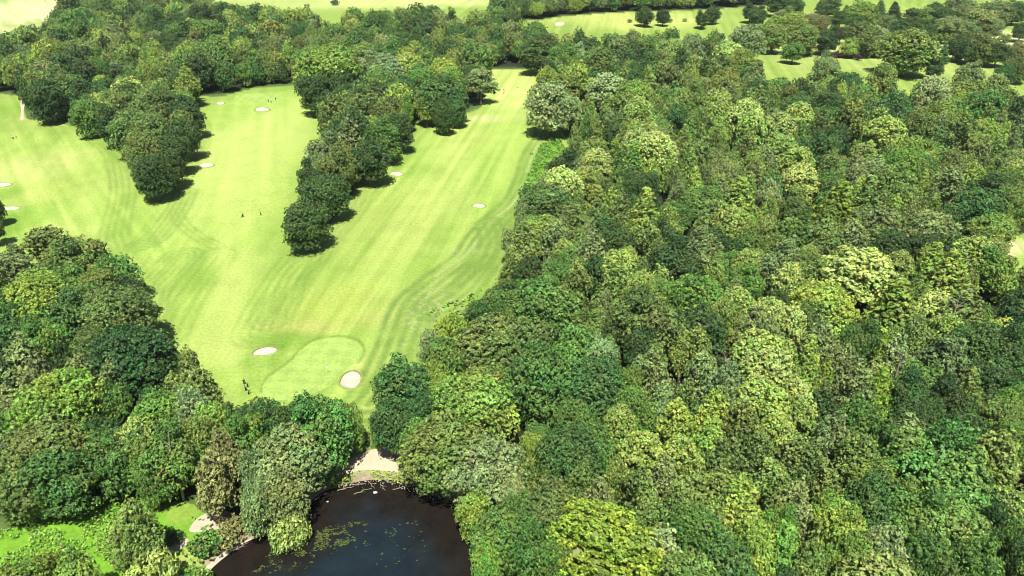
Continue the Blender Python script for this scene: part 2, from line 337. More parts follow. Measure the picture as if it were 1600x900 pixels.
def build_ground():
    vs = np.concatenate([np.linspace(640, -460, 520), np.linspace(-465, -615, 24)])                    # denser rows near the viewpoint, out to the horizon
    rr = CAM_H / np.tan(np.clip(PITCH + np.arctan((vs - 0) / FPX), R_(.8), R_(88)))
    rr = np.concatenate([[2, 12, 25, 40, 52], rr[rr > 56], [16000]]); rr = np.unique(rr)
    th = np.concatenate([np.linspace(-180, -46, 30)[:-1], np.linspace(-46, 46, 700), np.linspace(46, 180, 30)[1:-1]])
    T, Rr = np.meshgrid(np.radians(th), rr)
    X = (Rr * np.sin(T)).ravel(); Y = (Rr * np.cos(T)).ravel(); Z = height(X, Y)
    nt_, nr = len(th), len(rr)
    i = np.arange(nr - 1)[:, None]; j = np.arange(nt_)[None, :]; j2 = (j + 1) % nt_
    F = np.stack([i * nt_ + j, i * nt_ + j2, (i + 1) * nt_ + j2, (i + 1) * nt_ + j], -1).reshape(-1, 4)
    F = F[:, ::-1]
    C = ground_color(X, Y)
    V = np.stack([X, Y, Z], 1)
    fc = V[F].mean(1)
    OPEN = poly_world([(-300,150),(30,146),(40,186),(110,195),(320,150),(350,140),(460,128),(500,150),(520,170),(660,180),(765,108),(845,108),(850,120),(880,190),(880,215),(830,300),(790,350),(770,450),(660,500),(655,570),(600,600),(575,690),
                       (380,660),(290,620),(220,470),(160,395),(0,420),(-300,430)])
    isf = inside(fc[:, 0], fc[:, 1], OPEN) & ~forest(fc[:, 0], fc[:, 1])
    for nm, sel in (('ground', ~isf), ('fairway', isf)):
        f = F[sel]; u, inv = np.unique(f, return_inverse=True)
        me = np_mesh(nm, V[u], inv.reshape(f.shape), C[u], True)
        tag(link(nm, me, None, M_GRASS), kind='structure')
build_ground()
def sheet(name, P, lift, colfn, mat, rings=8, kind='structure', parent=None):
    c = P.mean(0); n = len(P); V = []; 
    for k in range(rings + 1): V.append(c + (P - c) * (k / rings if k else 0.01))
    V = np.concatenate(V); z = height(V[:, 0], V[:, 1]) + lift
    F = [(k * n + i, k * n + (i + 1) % n, (k + 1) * n + (i + 1) % n, (k + 1) * n + i) for k in range(rings) for i in range(n)]
    a = 0.5 * np.sum(P[:, 0] * np.roll(P[:, 1], -1) - P[:, 1] * np.roll(P[:, 0], -1))
    F = np.array(F)
    if a < 0: F = F[:, ::-1]
    F = F[:, ::-1]
    me = np_mesh(name, np.column_stack([V, z]), F, colfn(V[:, 0], V[:, 1]), True)
    o = link(name, me, parent, mat)
    if kind: o['kind'] = kind
    return o
def green_col(x, y):
    C = np.tile([.268, .378, .088], (len(x), 1))
    a = np.sin((x * .75 + y * .66) * 2 * math.pi / 6.0); b = np.sin((x * .66 - y * .75) * 2 * math.pi / 6.0)
    k = a * b * .7 + a * .3
    return C * (1 + .075 * np.tanh(3 * k))[:, None] * (0.94 + .12 * fbm(x / 4, y / 4, 3))[:, None]
for P in (GREEN, GREEN2): sheet('putting_green', P, .03, green_col, M_GRASS, 30)
def sand_col(x, y): return np.tile([.45, .415, .32], (len(x), 1)) * (0.92 + .16 * fbm(x, y, 3))[:, None]
def lip_col(x, y): return np.tile([.30, .27, .13], (len(x), 1)) * (0.8 + .4 * fbm(x * 2, y * 2, 2))[:, None]
for P, (_, lab) in zip(BUNK_W, BUNKERS):
    c = P.mean(0); root = empty('sand_bunker', (c[0], c[1], float(height(np.array([c[0]]), np.array([c[1]]))[0])))
    tag(root, lab, 'bunker', 'sand bunkers on the golf course')
    inv = Matrix.Translation(root.location).inverted()
    s = sheet('sand', P, .05 if c[1] < 240 else .14, sand_col, M_SAND, 8, None, root); s.matrix_parent_inverse = inv
    # turf lip: a low rounded rim round the sand
    n = len(P); V = []; 
    for off, up in ((-.15, .0), (.0, .16), (.35, .2), (.9, .06), (1.2, -.1)):
        dd = P - c; q = P + dd / (np.linalg.norm(dd, axis=1)[:, None] + 1e-6) * off * (1 if np.abs(dd).max() > 4 else .6)
        V.append(np.column_stack([q, height(q[:, 0], q[:, 1]) + up]))
    V = np.concatenate(V); F = np.array([(k * n + i, k * n + (i + 1) % n, (k + 1) * n + (i + 1) % n, (k + 1) * n + i) for k in range(4) for i in range(n)])
    cc = np.tile([.20, .29, .06], (len(V), 1)); cc[:2 * n] = [.17, .13, .07]
    l = link('turf_lip', np_mesh('turf_lip', V, F, cc, True), root, M_GRASS); l.matrix_parent_inverse = inv
def path_col(x, y): return np.tile([.44, .38, .28], (len(x), 1)) * (0.8 + .4 * fbm(x * .8, y * .8, 3))[:, None]
for pts in ([(31,156),(36,155),(39,160),(37,172),(37,187),(32,187),(33,172)], [(256,858),(272,846),(286,838),(296,846),(290,853),(270,864)],
            [(318,886),(345,862),(372,846),(392,836),(398,842),(380,852),(350,874),(326,894)], [(314,806),(345,798),(372,806),(366,820),(340,826),(305,832),(296,826)]):
    sheet('path', smooth_poly(poly_world(pts), 4), .02, path_col, M_SAND, 6)
sheet('sand_bank', smooth_poly(poly_world([(516,744),(532,728),(556,712),(580,703),(604,700),(640,700),(650,722),(655,740),(640,742),(610,735),(570,733),(540,740)]), 5), .03,
      lambda x, y: np.tile([.47, .40, .28], (len(x), 1)) * (0.85 + .3 * fbm(x * .7, y * .7, 4))[:, None], M_SAND, 10)
sheet('sand_bank', smooth_poly(poly_world([(684,752),(700,742),(716,752),(712,770),(698,768)]), 5), .03,
      lambda x, y: np.tile([.52, .44, .34], (len(x), 1)) * (0.85 + .3 * fbm(x, y, 4))[:, None], M_SAND, 6)

# ------------------------------------------------------------------ pond
def water_mat():
    m, nt, out = new_mat('peaty pond water'); L = nt.links.new
    t = N(nt, 'ShaderNodeAttribute', attribute_name='tone'); g = N(nt, 'ShaderNodeNewGeometry')
    n1 = N(nt, 'ShaderNodeTexNoise'); n1.inputs['Scale'].default_value = 0.35; n1.inputs['Detail'].default_value = 5; L(g.outputs['Position'], n1.inputs['Vector'])
    mr = N(nt, 'ShaderNodeMapRange'); mr.inputs[1].default_value = .3; mr.inputs[2].default_value = .7; mr.inputs[3].default_value = .8; mr.inputs[4].default_value = 1.2; L(n1.outputs[0], mr.inputs[0])
    s = N(nt, 'ShaderNodeVectorMath', operation='SCALE'); L(t.outputs['Color'], s.inputs[0]); L(mr.outputs[0], s.inputs['Scale'])
    b = N(nt, 'ShaderNodeBsdfPrincipled'); b.inputs['Roughness'].default_value = .06; b.inputs['IOR'].default_value = 1.33; L(s.outputs[0], b.inputs['Base Color'])
    n2 = N(nt, 'ShaderNodeTexNoise'); n2.inputs['Scale'].default_value = 2.5; n2.inputs['Detail'].default_value = 2; L(g.outputs['Position'], n2.inputs['Vector'])
    bp = N(nt, 'ShaderNodeBump'); bp.inputs['Strength'].default_value = .04; bp.inputs['Distance'].default_value = .1; L(n2.outputs[0], bp.inputs['Height']); L(bp.outputs[0], b.inputs['Normal'])
    L(b.outputs[0], out.inputs[0]); return m
def build_water():
    c = POND.mean(0); P = c + (POND - c) * 1.03; n = len(P); K = 40
    V = np.concatenate([c + (P - c) * max(k / K, .004) for k in range(K + 1)])
    F = np.array([(k * n + i, k * n + (i + 1) % n, (k + 1) * n + (i + 1) % n, (k + 1) * n + i) for k in range(K) for i in range(n)])
    a = 0.5 * np.sum(P[:, 0] * np.roll(P[:, 1], -1) - P[:, 1] * np.roll(P[:, 0], -1))
    if a > 0: F = F[:, ::-1]
    F = F[:, ::-1]
    d = -sdist(V[:, 0], V[:, 1], POND); f = fbm(V[:, 0] / 9, V[:, 1] / 9, 4)
    w = sstep(4, 15, d + (f - .5) * 12)[:, None]
    C = np.array([.013, .010, .008]) * (1 - w) + np.array([.010, .017, .022]) * w       # peat-brown shallows, blue-green deep water
    o = link('pond_water', np_mesh('pond_water', np.column_stack([V, np.full(len(V), -.9)]), F, C, True), None, water_mat())
    tag(o, kind='structure')
build_water()

# ------------------------------------------------------------------ foliage building blocks
def icos(sub=1):
    bm = bmesh.new(); bmesh.ops.create_icosphere(bm, subdivisions=sub, radius=1); V = np.array([v.co[:] for v in bm.verts]); F = np.array([[v.index for v in f.verts] for f in bm.faces]); bm.free(); return V, F
ICO1 = icos(1)
def fib(n, r):
    i = np.arange(n) + .5; ph = np.arccos(1 - 2 * i / n); th = math.pi * (1 + 5 ** .5) * i + r.random() * 6
    return np.stack([np.cos(th) * np.sin(ph), np.sin(th) * np.sin(ph), np.cos(ph)], 1)
def tufts(Pc, Nn, size, r, flop=0.6, aspect=1.5, droop=0.0):
    """one kite shaped, folded spray of leaves per point"""
    n = len(Pc); nr = r.normal(size=(n, 3)); nr /= np.linalg.norm(nr, axis=1)[:, None]
    nn = Nn * (1 - flop) + nr * flop; nn /= np.linalg.norm(nn, axis=1)[:, None] + 1e-9
    t = r.normal(size=(n, 3)); t[:, 2] -= droop * 3; t -= nn * np.sum(t * nn, 1)[:, None]; t /= np.linalg.norm(t, axis=1)[:, None] + 1e-9
    b = np.cross(nn, t); s = (size * (.6 + .8 * r.random(n)))[:, None]
    a0 = Pc - t * s * .5 * aspect; a2 = Pc + t * s * .5 * aspect; a1 = Pc + b * s * .5 + t * s * .1 - nn * s * .18; a3 = Pc - b * s * .5 + t * s * .1 - nn * s * .18
    V = np.stack([a0, a1, a2, a3], 1).reshape(-1, 3); q = np.arange(n)[:, None] * 4
    F = np.concatenate([np.hstack([q, q + 1, q + 2]), np.hstack([q, q + 2, q + 3])]); return V, F
def crown_from_lobes(name, lobes, r, per, size, flop=.6, aspect=1.5, droop=0., flower=0., low=-.35, core=.8, fuzz=.15):
    """lobes: (centre, radii, hue) -> one crown mesh of leaf sprays over boughs"""
    Vs, Fs, Cs = [], [], []; o = 0
    for c, rad, hue in lobes:
        c = np.array(c); rad = np.array(rad, float)
        V = ICO1[0] * (1 + .10 * r.normal(size=(len(ICO1[0]), 1))) * rad * core * .70 + c
        Vs.append(V); Fs.append(ICO1[1] + o); o += len(V); Cs.append(np.tile([.12, 0, hue], (len(V), 1)))  # core coloured darker than the sprays, painting shade into the gaps
        area = (rad[0] * rad[1] + rad[0] * rad[2] * 1.5) / 2.5; k = max(5, int(per * area / 8)); cs_ = size * 1.25
        u = fib(int(k * 1.3), r) + r.normal(size=(int(k * 1.3), 3)) * .22; u /= np.linalg.norm(u, axis=1)[:, None]; u = u[u[:, 2] > low]
        Q = c + u * rad * (1 + r.normal(size=(len(u), 1)) * fuzz)
        m = 8; w = r.normal(size=(len(u), m, 3)); w /= np.linalg.norm(w, axis=2)[:, :, None]; w = w + u[:, None, :] * .9 + [0, 0, .25]; w /= np.linalg.norm(w, axis=2)[:, :, None]
        cs2 = cs_ * (.7 + .6 * r.random((len(u), 1, 1))); stretch = np.array([1, 1, 1 + droop])
        P = (Q[:, None, :] + w * cs2 * stretch).reshape(-1, 3); nn = (w * .75 + u[:, None, :] * .35).reshape(-1, 3); nn /= np.linalg.norm(nn, axis=1)[:, None]
        V, F = tufts(P, nn, size, r, flop, aspect, droop); Vs.append(V); Fs.append(F + o); o += len(V)
        uz = np.repeat(u[:, 2], m); cv = np.repeat(.12 * r.normal(size=len(u)), m)
        var = np.clip(.45 + .14 * r.normal(size=len(P)) + cv + .10 * r.normal(), 0, 1); fl = np.repeat(r.random(len(u)), m) < flower * np.clip(uz + .45, 0, 1)
        var = np.clip(var + .18 * (np.repeat(r.random(len(u)), m) > .8), 0, 1); cc = np.stack([var, fl * (.5 + .5 * r.random(len(P))), np.clip(hue + .15 * r.normal(size=len(P)), 0, 1)], 1); Cs.append(np.repeat(cc, 4, 0))
    return np_mesh(name, np.concatenate(Vs), np.concatenate(Fs), np.concatenate(Cs), False)
def dome_lobes(r, R, hz, zc, n, lr, zmin=-.6, jit=.12, lzs=.85, power=1.0, lop=.15):
    out = []; ph = r.random() * 6; a1 = 1 + lop * r.normal(); a2 = 1 + lop * r.normal()
    for u in fib(n, r):
        if u[2] < zmin: continue
        u = u + r.normal(size=3) * .12; u /= np.linalg.norm(u)
        l = lr * (.7 + .6 * r.random()); az = math.atan2(u[1], u[0])
        rs = 1 + lop * math.sin(2 * az + ph) * .5 + lop * .6 * math.sin(3 * az + ph * 2)
        k = 1 + jit * r.normal()
        rr_ = max(R - l * .9, .5) * rs * k; zz = max(hz - l * .8, .5) * k
        sg = np.sign(u[2]) * abs(u[2]) ** power
        out.append(((u[0] * rr_, u[1] * rr_, zc + sg * zz), (l, l, l * lzs), r.random()))
    out.append(((0, 0, zc), (R * .52, R * .52, hz * .55), .5))
    return out
def proto(kind, seed, lod):
    """crown mesh at real size; returns mesh, radius, height"""
    r = np.random.default_rng(seed * 101 + len(kind) * 7 + (0 if lod else 5000)); D = 1.0 if lod else .30; S = 1.0 if lod else 1.7; nL = 1.0 if lod else .5; q = 1 / math.sqrt(nL)
    if kind == 'oak':
        R, H = 6.2, 15.; L = dome_lobes(r, R, 6.9, 8.0, int(52 * nL), 1.75 * q, -.88, .14)
        me = crown_from_lobes('oak_crown', L, r, 150 * D, .32 * S, .45, 1.4, flower=0)
    elif kind == 'oakfine':
        R, H = 6.2, 15.; L = dome_lobes(r, R, 6.9, 8.0, int(44 * nL), 2.05 * q, -.88, .10)
        me = crown_from_lobes('beech_crown', L, r, 200 * D, .25 * S, .48, 1.7, flower=0)
    elif kind == 'chestnut':
        R, H = 5.5, 15.; L = dome_lobes(r, R, 6.4, 8.5, int(95 * nL), 1.1 * q, -.6, .035, .9, 1., .08)
        me = crown_from_lobes('chestnut_crown', L, r, 105 * D, .36 * S, .35, 1.3, flower=.5, core=.85, fuzz=.07)
    elif kind == 'birch':
        R, H = 3.6, 16.; L = []; nt_ = r.integers(2, 5)
        for k in range(nt_):
            a = r.random() * 6.3; d = (.0 if k == 0 else 1.2 + .8 * r.random()); top = 15.2 - (0 if k == 0 else 1 + 2.5 * r.random()); cx, cy = d * math.cos(a), d * math.sin(a)
            for j in range(int((15 if k == 0 else 10) * nL) + 2):
                h = r.random() ** .8; z = top - 1.2 - h * (top - 5.0); w = .5 + 2.3 * math.sin(min(1., h * 1.5 + .12) * 1.6); b = r.random() * 6.3
                l = (.65 + .4 * r.random()) * q
                L.append(((cx * (.6 + .4 * h) + w * math.cos(b) * .8, cy * (.6 + .4 * h) + w * math.sin(b) * .8, z), (l, l, l * 1.7), r.random()))
            L.append(((cx * .8, cy * .8, top - 4.5), (1.1, 1.1, 4.2), .5)); L.append(((cx * .9, cy * .9, top - 1.1), (.55, .55, 1.2), .5))
        me = crown_from_lobes('birch_crown', L, r, 125 * D, .28 * S, .48, 1.9, droop=.5, flower=0, low=-.8, core=.7, fuzz=.2)
    elif kind == 'larch':
        R, H = 3.6, 17.; L = [((0, 0, 8), (.9, .9, 7), .5)]
        lev = int(13 * (nL ** .5))
        for i in range(lev):
            f = i / (lev - 1); z = 3.5 + f * 12.6; rad = 3.6 * (1 - f) ** .8 + .35; nb = max(3, int((8 - 4 * f) * nL ** .5)); a0 = r.random() * 6
            for b in range(nb):
                a = a0 + b * 6.283 / nb + r.normal() * .2; rr_ = rad * (.75 + .35 * r.random())
                for s in (.45, .85):
                    l = .55 * rr_ * .55 + .28
                    L.append(((math.cos(a) * rr_ * s, math.sin(a) * rr_ * s, z - .35 * rr_ * s + .2 * r.normal()), (l, l, .38 * q), r.random()))
        me = crown_from_lobes('larch_crown', L, r, 110 * D, .32 * S, .4, 2.0, flower=0, low=-.9, core=.55, fuzz=.25)
    elif kind == 'pine':
        R, H = 5., 14.; L = []
        for i in range(int(26 * nL) + 6):
            f = r.random() ** .7; z = 4.5 + f * 8.3; w = (4.6 * (1 - (max(0, f - .35) / .65) ** 2 * .75)) * math.sqrt(r.random()) * .9; a = r.random() * 6.3; l = (1.0 + .7 * r.random()) * q
            L.append(((w * math.cos(a), w * math.sin(a), z), (l * 1.1, l * 1.1, l * .42), r.random()))
        L.append(((0, 0, 8.5), (1.6, 1.6, 3.2), .4))
        me = crown_from_lobes('pine_crown', L, r, 95 * D, .32 * S, .45, 2.4, flower=0, low=-.9, core=.7, fuzz=.25)
    elif kind == 'willow':
        R, H = 4., 7.; L = dome_lobes(r, R, 3.6, 3.4, int(40 * nL), 1.0 * q, -.9, .1, 1.5)
        me = crown_from_lobes('willow_crown', L, r, 75 * D, .36 * S, .5, 2.6, droop=1.4, flower=.1, low=-.9)
    else:
        R, H = 3., 4.; L = dome_lobes(r, R, 2.2, 1.7, int(22 * nL), 1.0 * q, -.5, .12)
        me = crown_from_lobes('shrub_crown', L, r, 60 * D, .40 * S, .6, 1.5, flower=.05)
    return me, R, H
def tube(pts, rads, sides=7):
    V, F = [], []; pts = [np.array(p, float) for p in pts]
    for i, (p, rd) in enumerate(zip(pts, rads)):
        d = pts[min(i + 1, len(pts) - 1)] - pts[max(i - 1, 0)]; d /= np.linalg.norm(d) + 1e-9
        a = np.cross(d, [0, 0, 1] if abs(d[2]) < .9 else [1, 0, 0]); a /= np.linalg.norm(a); b = np.cross(d, a)
        for k in range(sides): V.append(p + rd * (math.cos(k * 2 * math.pi / sides) * a + math.sin(k * 2 * math.pi / sides) * b))
    for i in range(len(pts) - 1):
        for k in range(sides): q = i * sides; F.append((q + k, q + (k + 1) % sides, q + sides + (k + 1) % sides, q + sides + k))
    return V, F
def trunk_mesh(name, R, H, seed, r0=.42, limbs=6, top=.85, spread=.6):
    r = np.random.default_rng(seed + 900); V, F = [], []
    def add(v, f):
        o = len(V); V.extend(v); F.extend([tuple(i + o for i in q) for q in f])
    z = np.linspace(-.3, H * top, 7); pts = [(r.normal() * .12 * (k > 0), r.normal() * .12 * (k > 0), zz) for k, zz in enumerate(z)]
    add(*tube(pts, [r0 * 1.5, r0, r0 * .85, r0 * .68, r0 * .5, r0 * .32, r0 * .12]))
    for i in range(limbs):
        a = i * 6.283 / limbs + r.normal() * .3; z0 = H * (.25 + .35 * r.random()); z1 = z0 + H * (.15 + .15 * r.random()); e = R * spread * (.8 + .3 * r.random())
        add(*tube([(0, 0, z0), (math.cos(a) * e * .45, math.sin(a) * e * .45, z0 + (z1 - z0) * .6), (math.cos(a) * e, math.sin(a) * e, z1)], [r0 * .45, r0 * .3, r0 * .1], 5))
    return np_mesh(name, np.array(V), np.array(F), None, True)
NV = {'oak': 7, 'oakfine': 5, 'chestnut': 5, 'birch': 8, 'larch': 4, 'pine': 4, 'willow': 1, 'shrub': 3}
PRO = {}
for k, n in NV.items():
    for i in range(n):
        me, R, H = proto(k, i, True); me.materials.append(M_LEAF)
        tm = trunk_mesh('trunk', R, H, i, .28 if k in ('birch', 'larch') else (.12 if k == 'shrub' else .42), 4 if k in ('birch', 'larch') else 6, .8, .5 if k == 'birch' else .6)
        tm.materials.append(M_BIRCH if k == 'birch' else M_BARK)
        PRO.setdefault(k, []).append((me, tm, R, H))

# ------------------------------------------------------------------ trees read one by one from the photograph: crown centre, crown width, kind, colour
COL = {'dk': (0.053, 0.108, 0.023), 'dg': (0.063, 0.145, 0.032), 'md': (0.104, 0.209, 0.038), 'br': (0.148, 0.281, 0.042), 'ol': (0.132, 0.198, 0.044), 'gy': (0.174, 0.242, 0.076),
       'yg': (0.217, 0.330, 0.053), 'cr': (0.306, 0.418, 0.095), 'gold': (0.195, 0.303, 0.032), 'bn': (0.191, 0.209, 0.068), 'pu': (0.080, 0.024, 0.048), 'pale': (0.238, 0.330, 0.119), 'ob': (0.158, 0.242, 0.049), 'oy': (0.164, 0.259, 0.034), 'dp': (0.040, 0.077, 0.032)}
CNAME = {'dk': 'dark green', 'dg': 'deep bluish green', 'md': 'mid green', 'br': 'bright fresh green', 'ol': 'olive', 'gy': 'grey green', 'yg': 'yellow green', 'cr': 'creamy yellow',
         'gold': 'golden green', 'bn': 'brownish', 'pu': 'purple', 'pale': 'pale silvery green', 'ob': 'olive green', 'dp': 'blackish green', 'oy': 'olive yellow'}
T = """
28 755 92 o ol|88 745 102 o md|20 715 90 o ol|75 710 120 f ol|128 705 62 o br|152 690 62 o dg|190 712 90 o md|206 698 78 o cr|252 722 90 o md|237 752 44 o md|216 826 74 b ob|42 920 108 o oy|118 918 84 o yg
236 903 78 w cr|300 898 50 s br|320 846 55 s md|333 745 74 b bn|350 712 60 b bn|388 692 72 o br|270 838 30 s dk|362 820 44 s bn|350 840 40 s bn|440 722 104 o gy|402 778 68 o gy|444 766 74 o gy|400 740 60 o gy
503 676 106 o md|470 705 60 o md|448 818 54 w cr|697 705 128 f ob|655 690 60 o md|764 742 108 o pale|735 785 50 o yg|782 845 80 o md|765 880 50 o br|626 612 96 o dg|608 665 62 o dg|655 650 60 o dg|700 528 62 o gold|690 566 60 o md
676 595 44 o yg|680 545 42 o pale|748 498 46 o dg|772 542 108 o ol|738 640 132 f yg|700 620 60 f yg|418 664 64 o dg|456 660 48 o dk|545 664 44 o yg|390 668 44 o dk|182 492 112 f ol|102 490 82 o dg|56 478 108 f oy
14 484 60 o gold|76 536 66 o br|38 562 72 b gy|208 562 122 f dg|150 545 62 f ol|264 568 42 o bn|92 642 146 f oy|25 640 66 b gy|125 590 54 b gy|166 642 62 o md|238 655 78 o br|312 612 66 b ol|300 645 66 o pale|333 668 60 o yg
86 383 76 p ol|30 424 66 p gy|124 412 88 o ob|182 432 68 o md|62 456 80 o yg|-8 322 26 o dk|-10 352 26 o dk|158 452 60 f ob|20 402 30 p gy|110 450 60 o md|200 465 50 o dk|30 520 56 o dg|10 590 50 o dk|60 600 60 b gy|180 600 56 b gy|290 580 40 b ol
184 168 60 o ol|216 166 58 o ol|256 166 56 o ol|291 178 44 o dk|172 192 44 o dk|206 202 60 o ol|242 207 60 o ol|284 213 46 o dk|228 238 58 f ol|262 235 50 o dk|240 272 62 f dk|265 258 46 o dk|301 224 20 s dk|130 178 42 o md|66 152 52 o dk|95 140 44 o ol
476 350 68 f dk|506 302 70 f dk|482 280 40 o dk|520 268 60 o ol|500 262 44 o gy|538 252 52 o ol|576 248 58 o dk|548 214 60 b gy|514 238 56 o gy|602 214 52 o md|528 182 72 o ol|572 166 70 o ol|556 204 66 o dk|610 184 52 o ol|626 202 38 o dk|633 176 26 o br
512 108 98 f yg|494 142 50 o dk|540 138 48 o dk|578 110 50 o pale|604 116 58 o pale|640 112 52 c yg|655 132 56 o md|692 150 66 o dg|710 134 42 o br|666 164 32 o yg|690 122 54 o yg|750 129 46 p gy 19|600 140 50 o md|630 150 46 o dg|714 166 32 o dg|690 177 30 o dk
850 482 102 o md|792 512 50 o md|850 602 124 f md|928 602 108 f dg|822 542 100 o ol|896 548 80 o md|932 558 60 o pale|1006 508 106 o ol|1096 522 84 o dk|1000 546 58 o dk|1086 468 80 o br|1032 470 50 o md|1000 452 42 c yg|1152 482 52 c yg|1176 512 50 b gy|1200 500 56 c cr
1066 546 36 b ob|1090 546 50 b ob|1030 590 62 b gy|1100 590 60 b gy|1132 600 56 b gy|1182 560 88 c yg|1200 592 88 c cr|1190 640 92 c yg|1070 632 52 b ob|990 642 60 f md|1060 662 60 b yg|1112 652 60 b yg|1160 662 60 b ol|966 672 52 c yg|980 600 44 o md|1236 655 60 c yg
1000 716 72 c yg|1066 722 62 c yg|830 712 50 o yg|812 742 60 o ob|890 722 100 f dg|930 702 70 f md|1112 690 52 b yg|1142 722 60 b ol|1176 712 62 b ol|936 782 60 b gy|1000 770 70 b ol|1080 760 70 b ob|1122 772 68 b ob|1160 790 70 b yg|1012 802 60 b ob|1062 792 58 b ol
862 800 108 f ol|820 806 60 o md|832 852 80 o md|938 852 148 f gold|1036 872 72 b pale|1090 832 80 f md|1124 822 60 b ob|1182 862 80 o yg|1130 892 90 o dg|1200 762 70 b ob|870 880 60 o md|800 780 46 o pale|960 745 40 b ob|1040 750 50 b gy
1232 722 70 b ol|1272 732 70 b ol|1246 782 62 b gy|1210 690 66 c yg|1342 720 80 b ob|1362 752 70 o yg|1290 812 60 o br|1312 832 80 o yg|1362 795 96 o dg|1462 735 146 o md|1422 802 90 o md|1482 830 108 o ob|1556 722 88 b ob|1584 690 60 o md|1552 832 68 o dk|1582 850 56 o br
1380 870 82 o pale|1230 862 62 b br|1212 832 58 o br|1272 882 62 b ob|1440 882 80 o md|1520 882 80 o md|1330 882 70 o yg|1400 720 60 o md|1500 770 70 o dg|1590 880 50 o dk|1410 755 60 o md
1288 484 96 f yg|1232 512 56 c cr|1270 505 60 o dk|1214 566 62 c yg|1242 630 66 c cr|1264 562 48 l yg|1258 598 48 l yg|1322 580 60 b gy|1332 612 70 b gy|1346 542 60 o md|1402 482 88 l yg|1456 492 66 c cr|1478 520 50 c yg|1502 492 80 l ol|1378 562 38 l gold|1376 612 46 l gold
1412 562 62 b gy|1440 602 70 o md|1472 562 80 b gy|1522 542 80 o dg|1562 552 80 o dk|1592 482 60 o dk|1582 642 56 o br|1552 602 70 o dk|1482 642 76 o dk|1420 625 58 o dg|1440 662 78 f dk|1342 662 68 o md|1412 692 70 b gy|1292 640 60 b dk|1292 682 62 b gy|1502 682 80 o dk|1560 655 70 o ob
848 322 82 f ol|880 292 60 c cr|912 286 44 c yg|936 260 44 c cr|884 264 46 o dk|985 298 54 f dk|990 250 36 l br|1030 240 60 c cr|998 232 50 c cr|962 382 60 o dk|1010 326 48 l yg|1090 292 42 l yg|1152 312 60 l yg|1200 308 44 o pale|1142 356 58 c yg|968 422 56 c yg
882 402 36 c yg|1050 412 68 o dk|984 412 34 c yg|870 372 50 b gy|905 350 50 b ol|925 392 56 b gy|1100 382 50 b gy|1042 352 48 b ob|900 440 60 b ol|1170 420 50 c yg|1162 444 60 o br|1030 372 54 o dk|1112 342 50 b ol|830 432 60 o dk|820 380 50 b ol|870 440 60 o md|1110 440 60 b ob
1252 288 60 c cr|1216 238 50 c yg|1246 258 48 c yg|1416 262 60 f br|1432 242 58 o yg|1382 352 60 p gy|1344 352 54 p gy|1452 362 80 p gy|1312 322 70 l gold|1290 345 44 l yg|1352 308 52 l ob|1480 292 56 b gy|1552 302 60 o dk|1532 325 70 o dg|1566 290 50 o md
1342 432 110 c cr|1318 446 56 c yg|1378 450 50 c cr|1232 442 52 c cr|1522 402 68 c yg|1454 412 52 l yg|1490 432 70 l yg|1552 425 60 o yg|1392 392 60 o dk|1442 390 54 o dk|1292 372 56 b ol|1332 376 56 b gy|1232 402 52 b gy|1252 422 50 o ol|1200 430 50 b gy|1480 350 50 o dk
858 165 76 o pale|900 90 34 o pale|878 88 44 o md|842 79 50 o dk|932 98 54 o ob|1046 82 38 o cr|1090 86 34 b pale|1166 62 44 o pale|946 142 52 c pale|992 152 54 o yg|1000 180 42 c yg|1172 190 60 c cr|1010 222 44 c cr|1080 162 52 o ob|1160 102 44 o yg|1182 152 50 o dg|1130 150 40 b gy
1216 205 50 c cr|1176 205 52 c yg|1460 150 54 c pale|1516 122 40 o gy|1540 170 58 o md|1590 182 50 o dk|1380 125 50 o ob|1286 170 54 f dk|1320 140 48 o dg|1400 175 50 o dg|1250 190 48 c yg|1290 110 34 o gy|1335 190 60 b ob|1430 205 56 o ob|1500 215 54 b ol|1380 215 60 c yg"""
# lone and park trees beyond, on open grass
TP = """1008 27 25 o dk|1036 28 20 o dk|984 33 7 s md|1096 32 20 o dk|1113 24 23 o dk|1047 32 8 s md|1070 31 7 s pale|1295 15 30 o dk|1312 34 22 p dk|1240 12 30 o dk|1215 10 30 o dk|1265 36 30 o bn|1240 42 40 o yg|1208 60 44 o ob|1345 25 46 o yg|1340 42 30 o md|1320 22 16 l dg|1360 32 16 l dp|1375 15 18 l dg
1398 20 22 l dk|1420 32 26 p dk|1445 30 34 o ob|1470 30 36 o dk|1500 18 40 o gy|1530 35 44 o gy|1555 20 38 o gy|1585 20 34 o dk|1595 50 26 o dk|1345 62 50 o ol|1370 66 42 o pale|1395 60 34 o dk|1418 84 72 o ob|1428 68 44 o dk|1294 66 36 o dk|1254 62 46 o ob|1240 84 28 o md|1309 85 15 s pu|1314 56 15 p pu|1341 90 12 s pu
1336 87 10 s ob|1431 101 16 s pu|1475 84 16 l dg|1500 76 36 o dk|1540 78 44 o ol|1558 86 34 o dk|1522 84 30 o dg|1592 84 28 o bn|1480 45 36 o gy|1440 50 34 o dk|1510 50 30 o gy|1570 60 20 s ob|1460 20 26 o dk|1280 40 30 o bn|1225 30 30 o gy|1330 75 26 o yg|1355 88 8 s bn|1475 60 26 s ob|1172 22 24 o dk|1185 28 26 o dk|1220 45 36 o yg
123 -2 5 s dk|523 4 12 s dk|163 22 14 s dg|1550 45 30 o gy|1410 45 30 o dk|1385 38 26 o gy|1590 110 34 o ol|1570 118 30 o dg|1460 108 26 o dk"""
KMAP = {'o': 'oak', 'f': 'oakfine', 'c': 'chestnut', 'b': 'birch', 'l': 'larch', 'p': 'pine', 'w': 'willow', 's': 'shrub'}
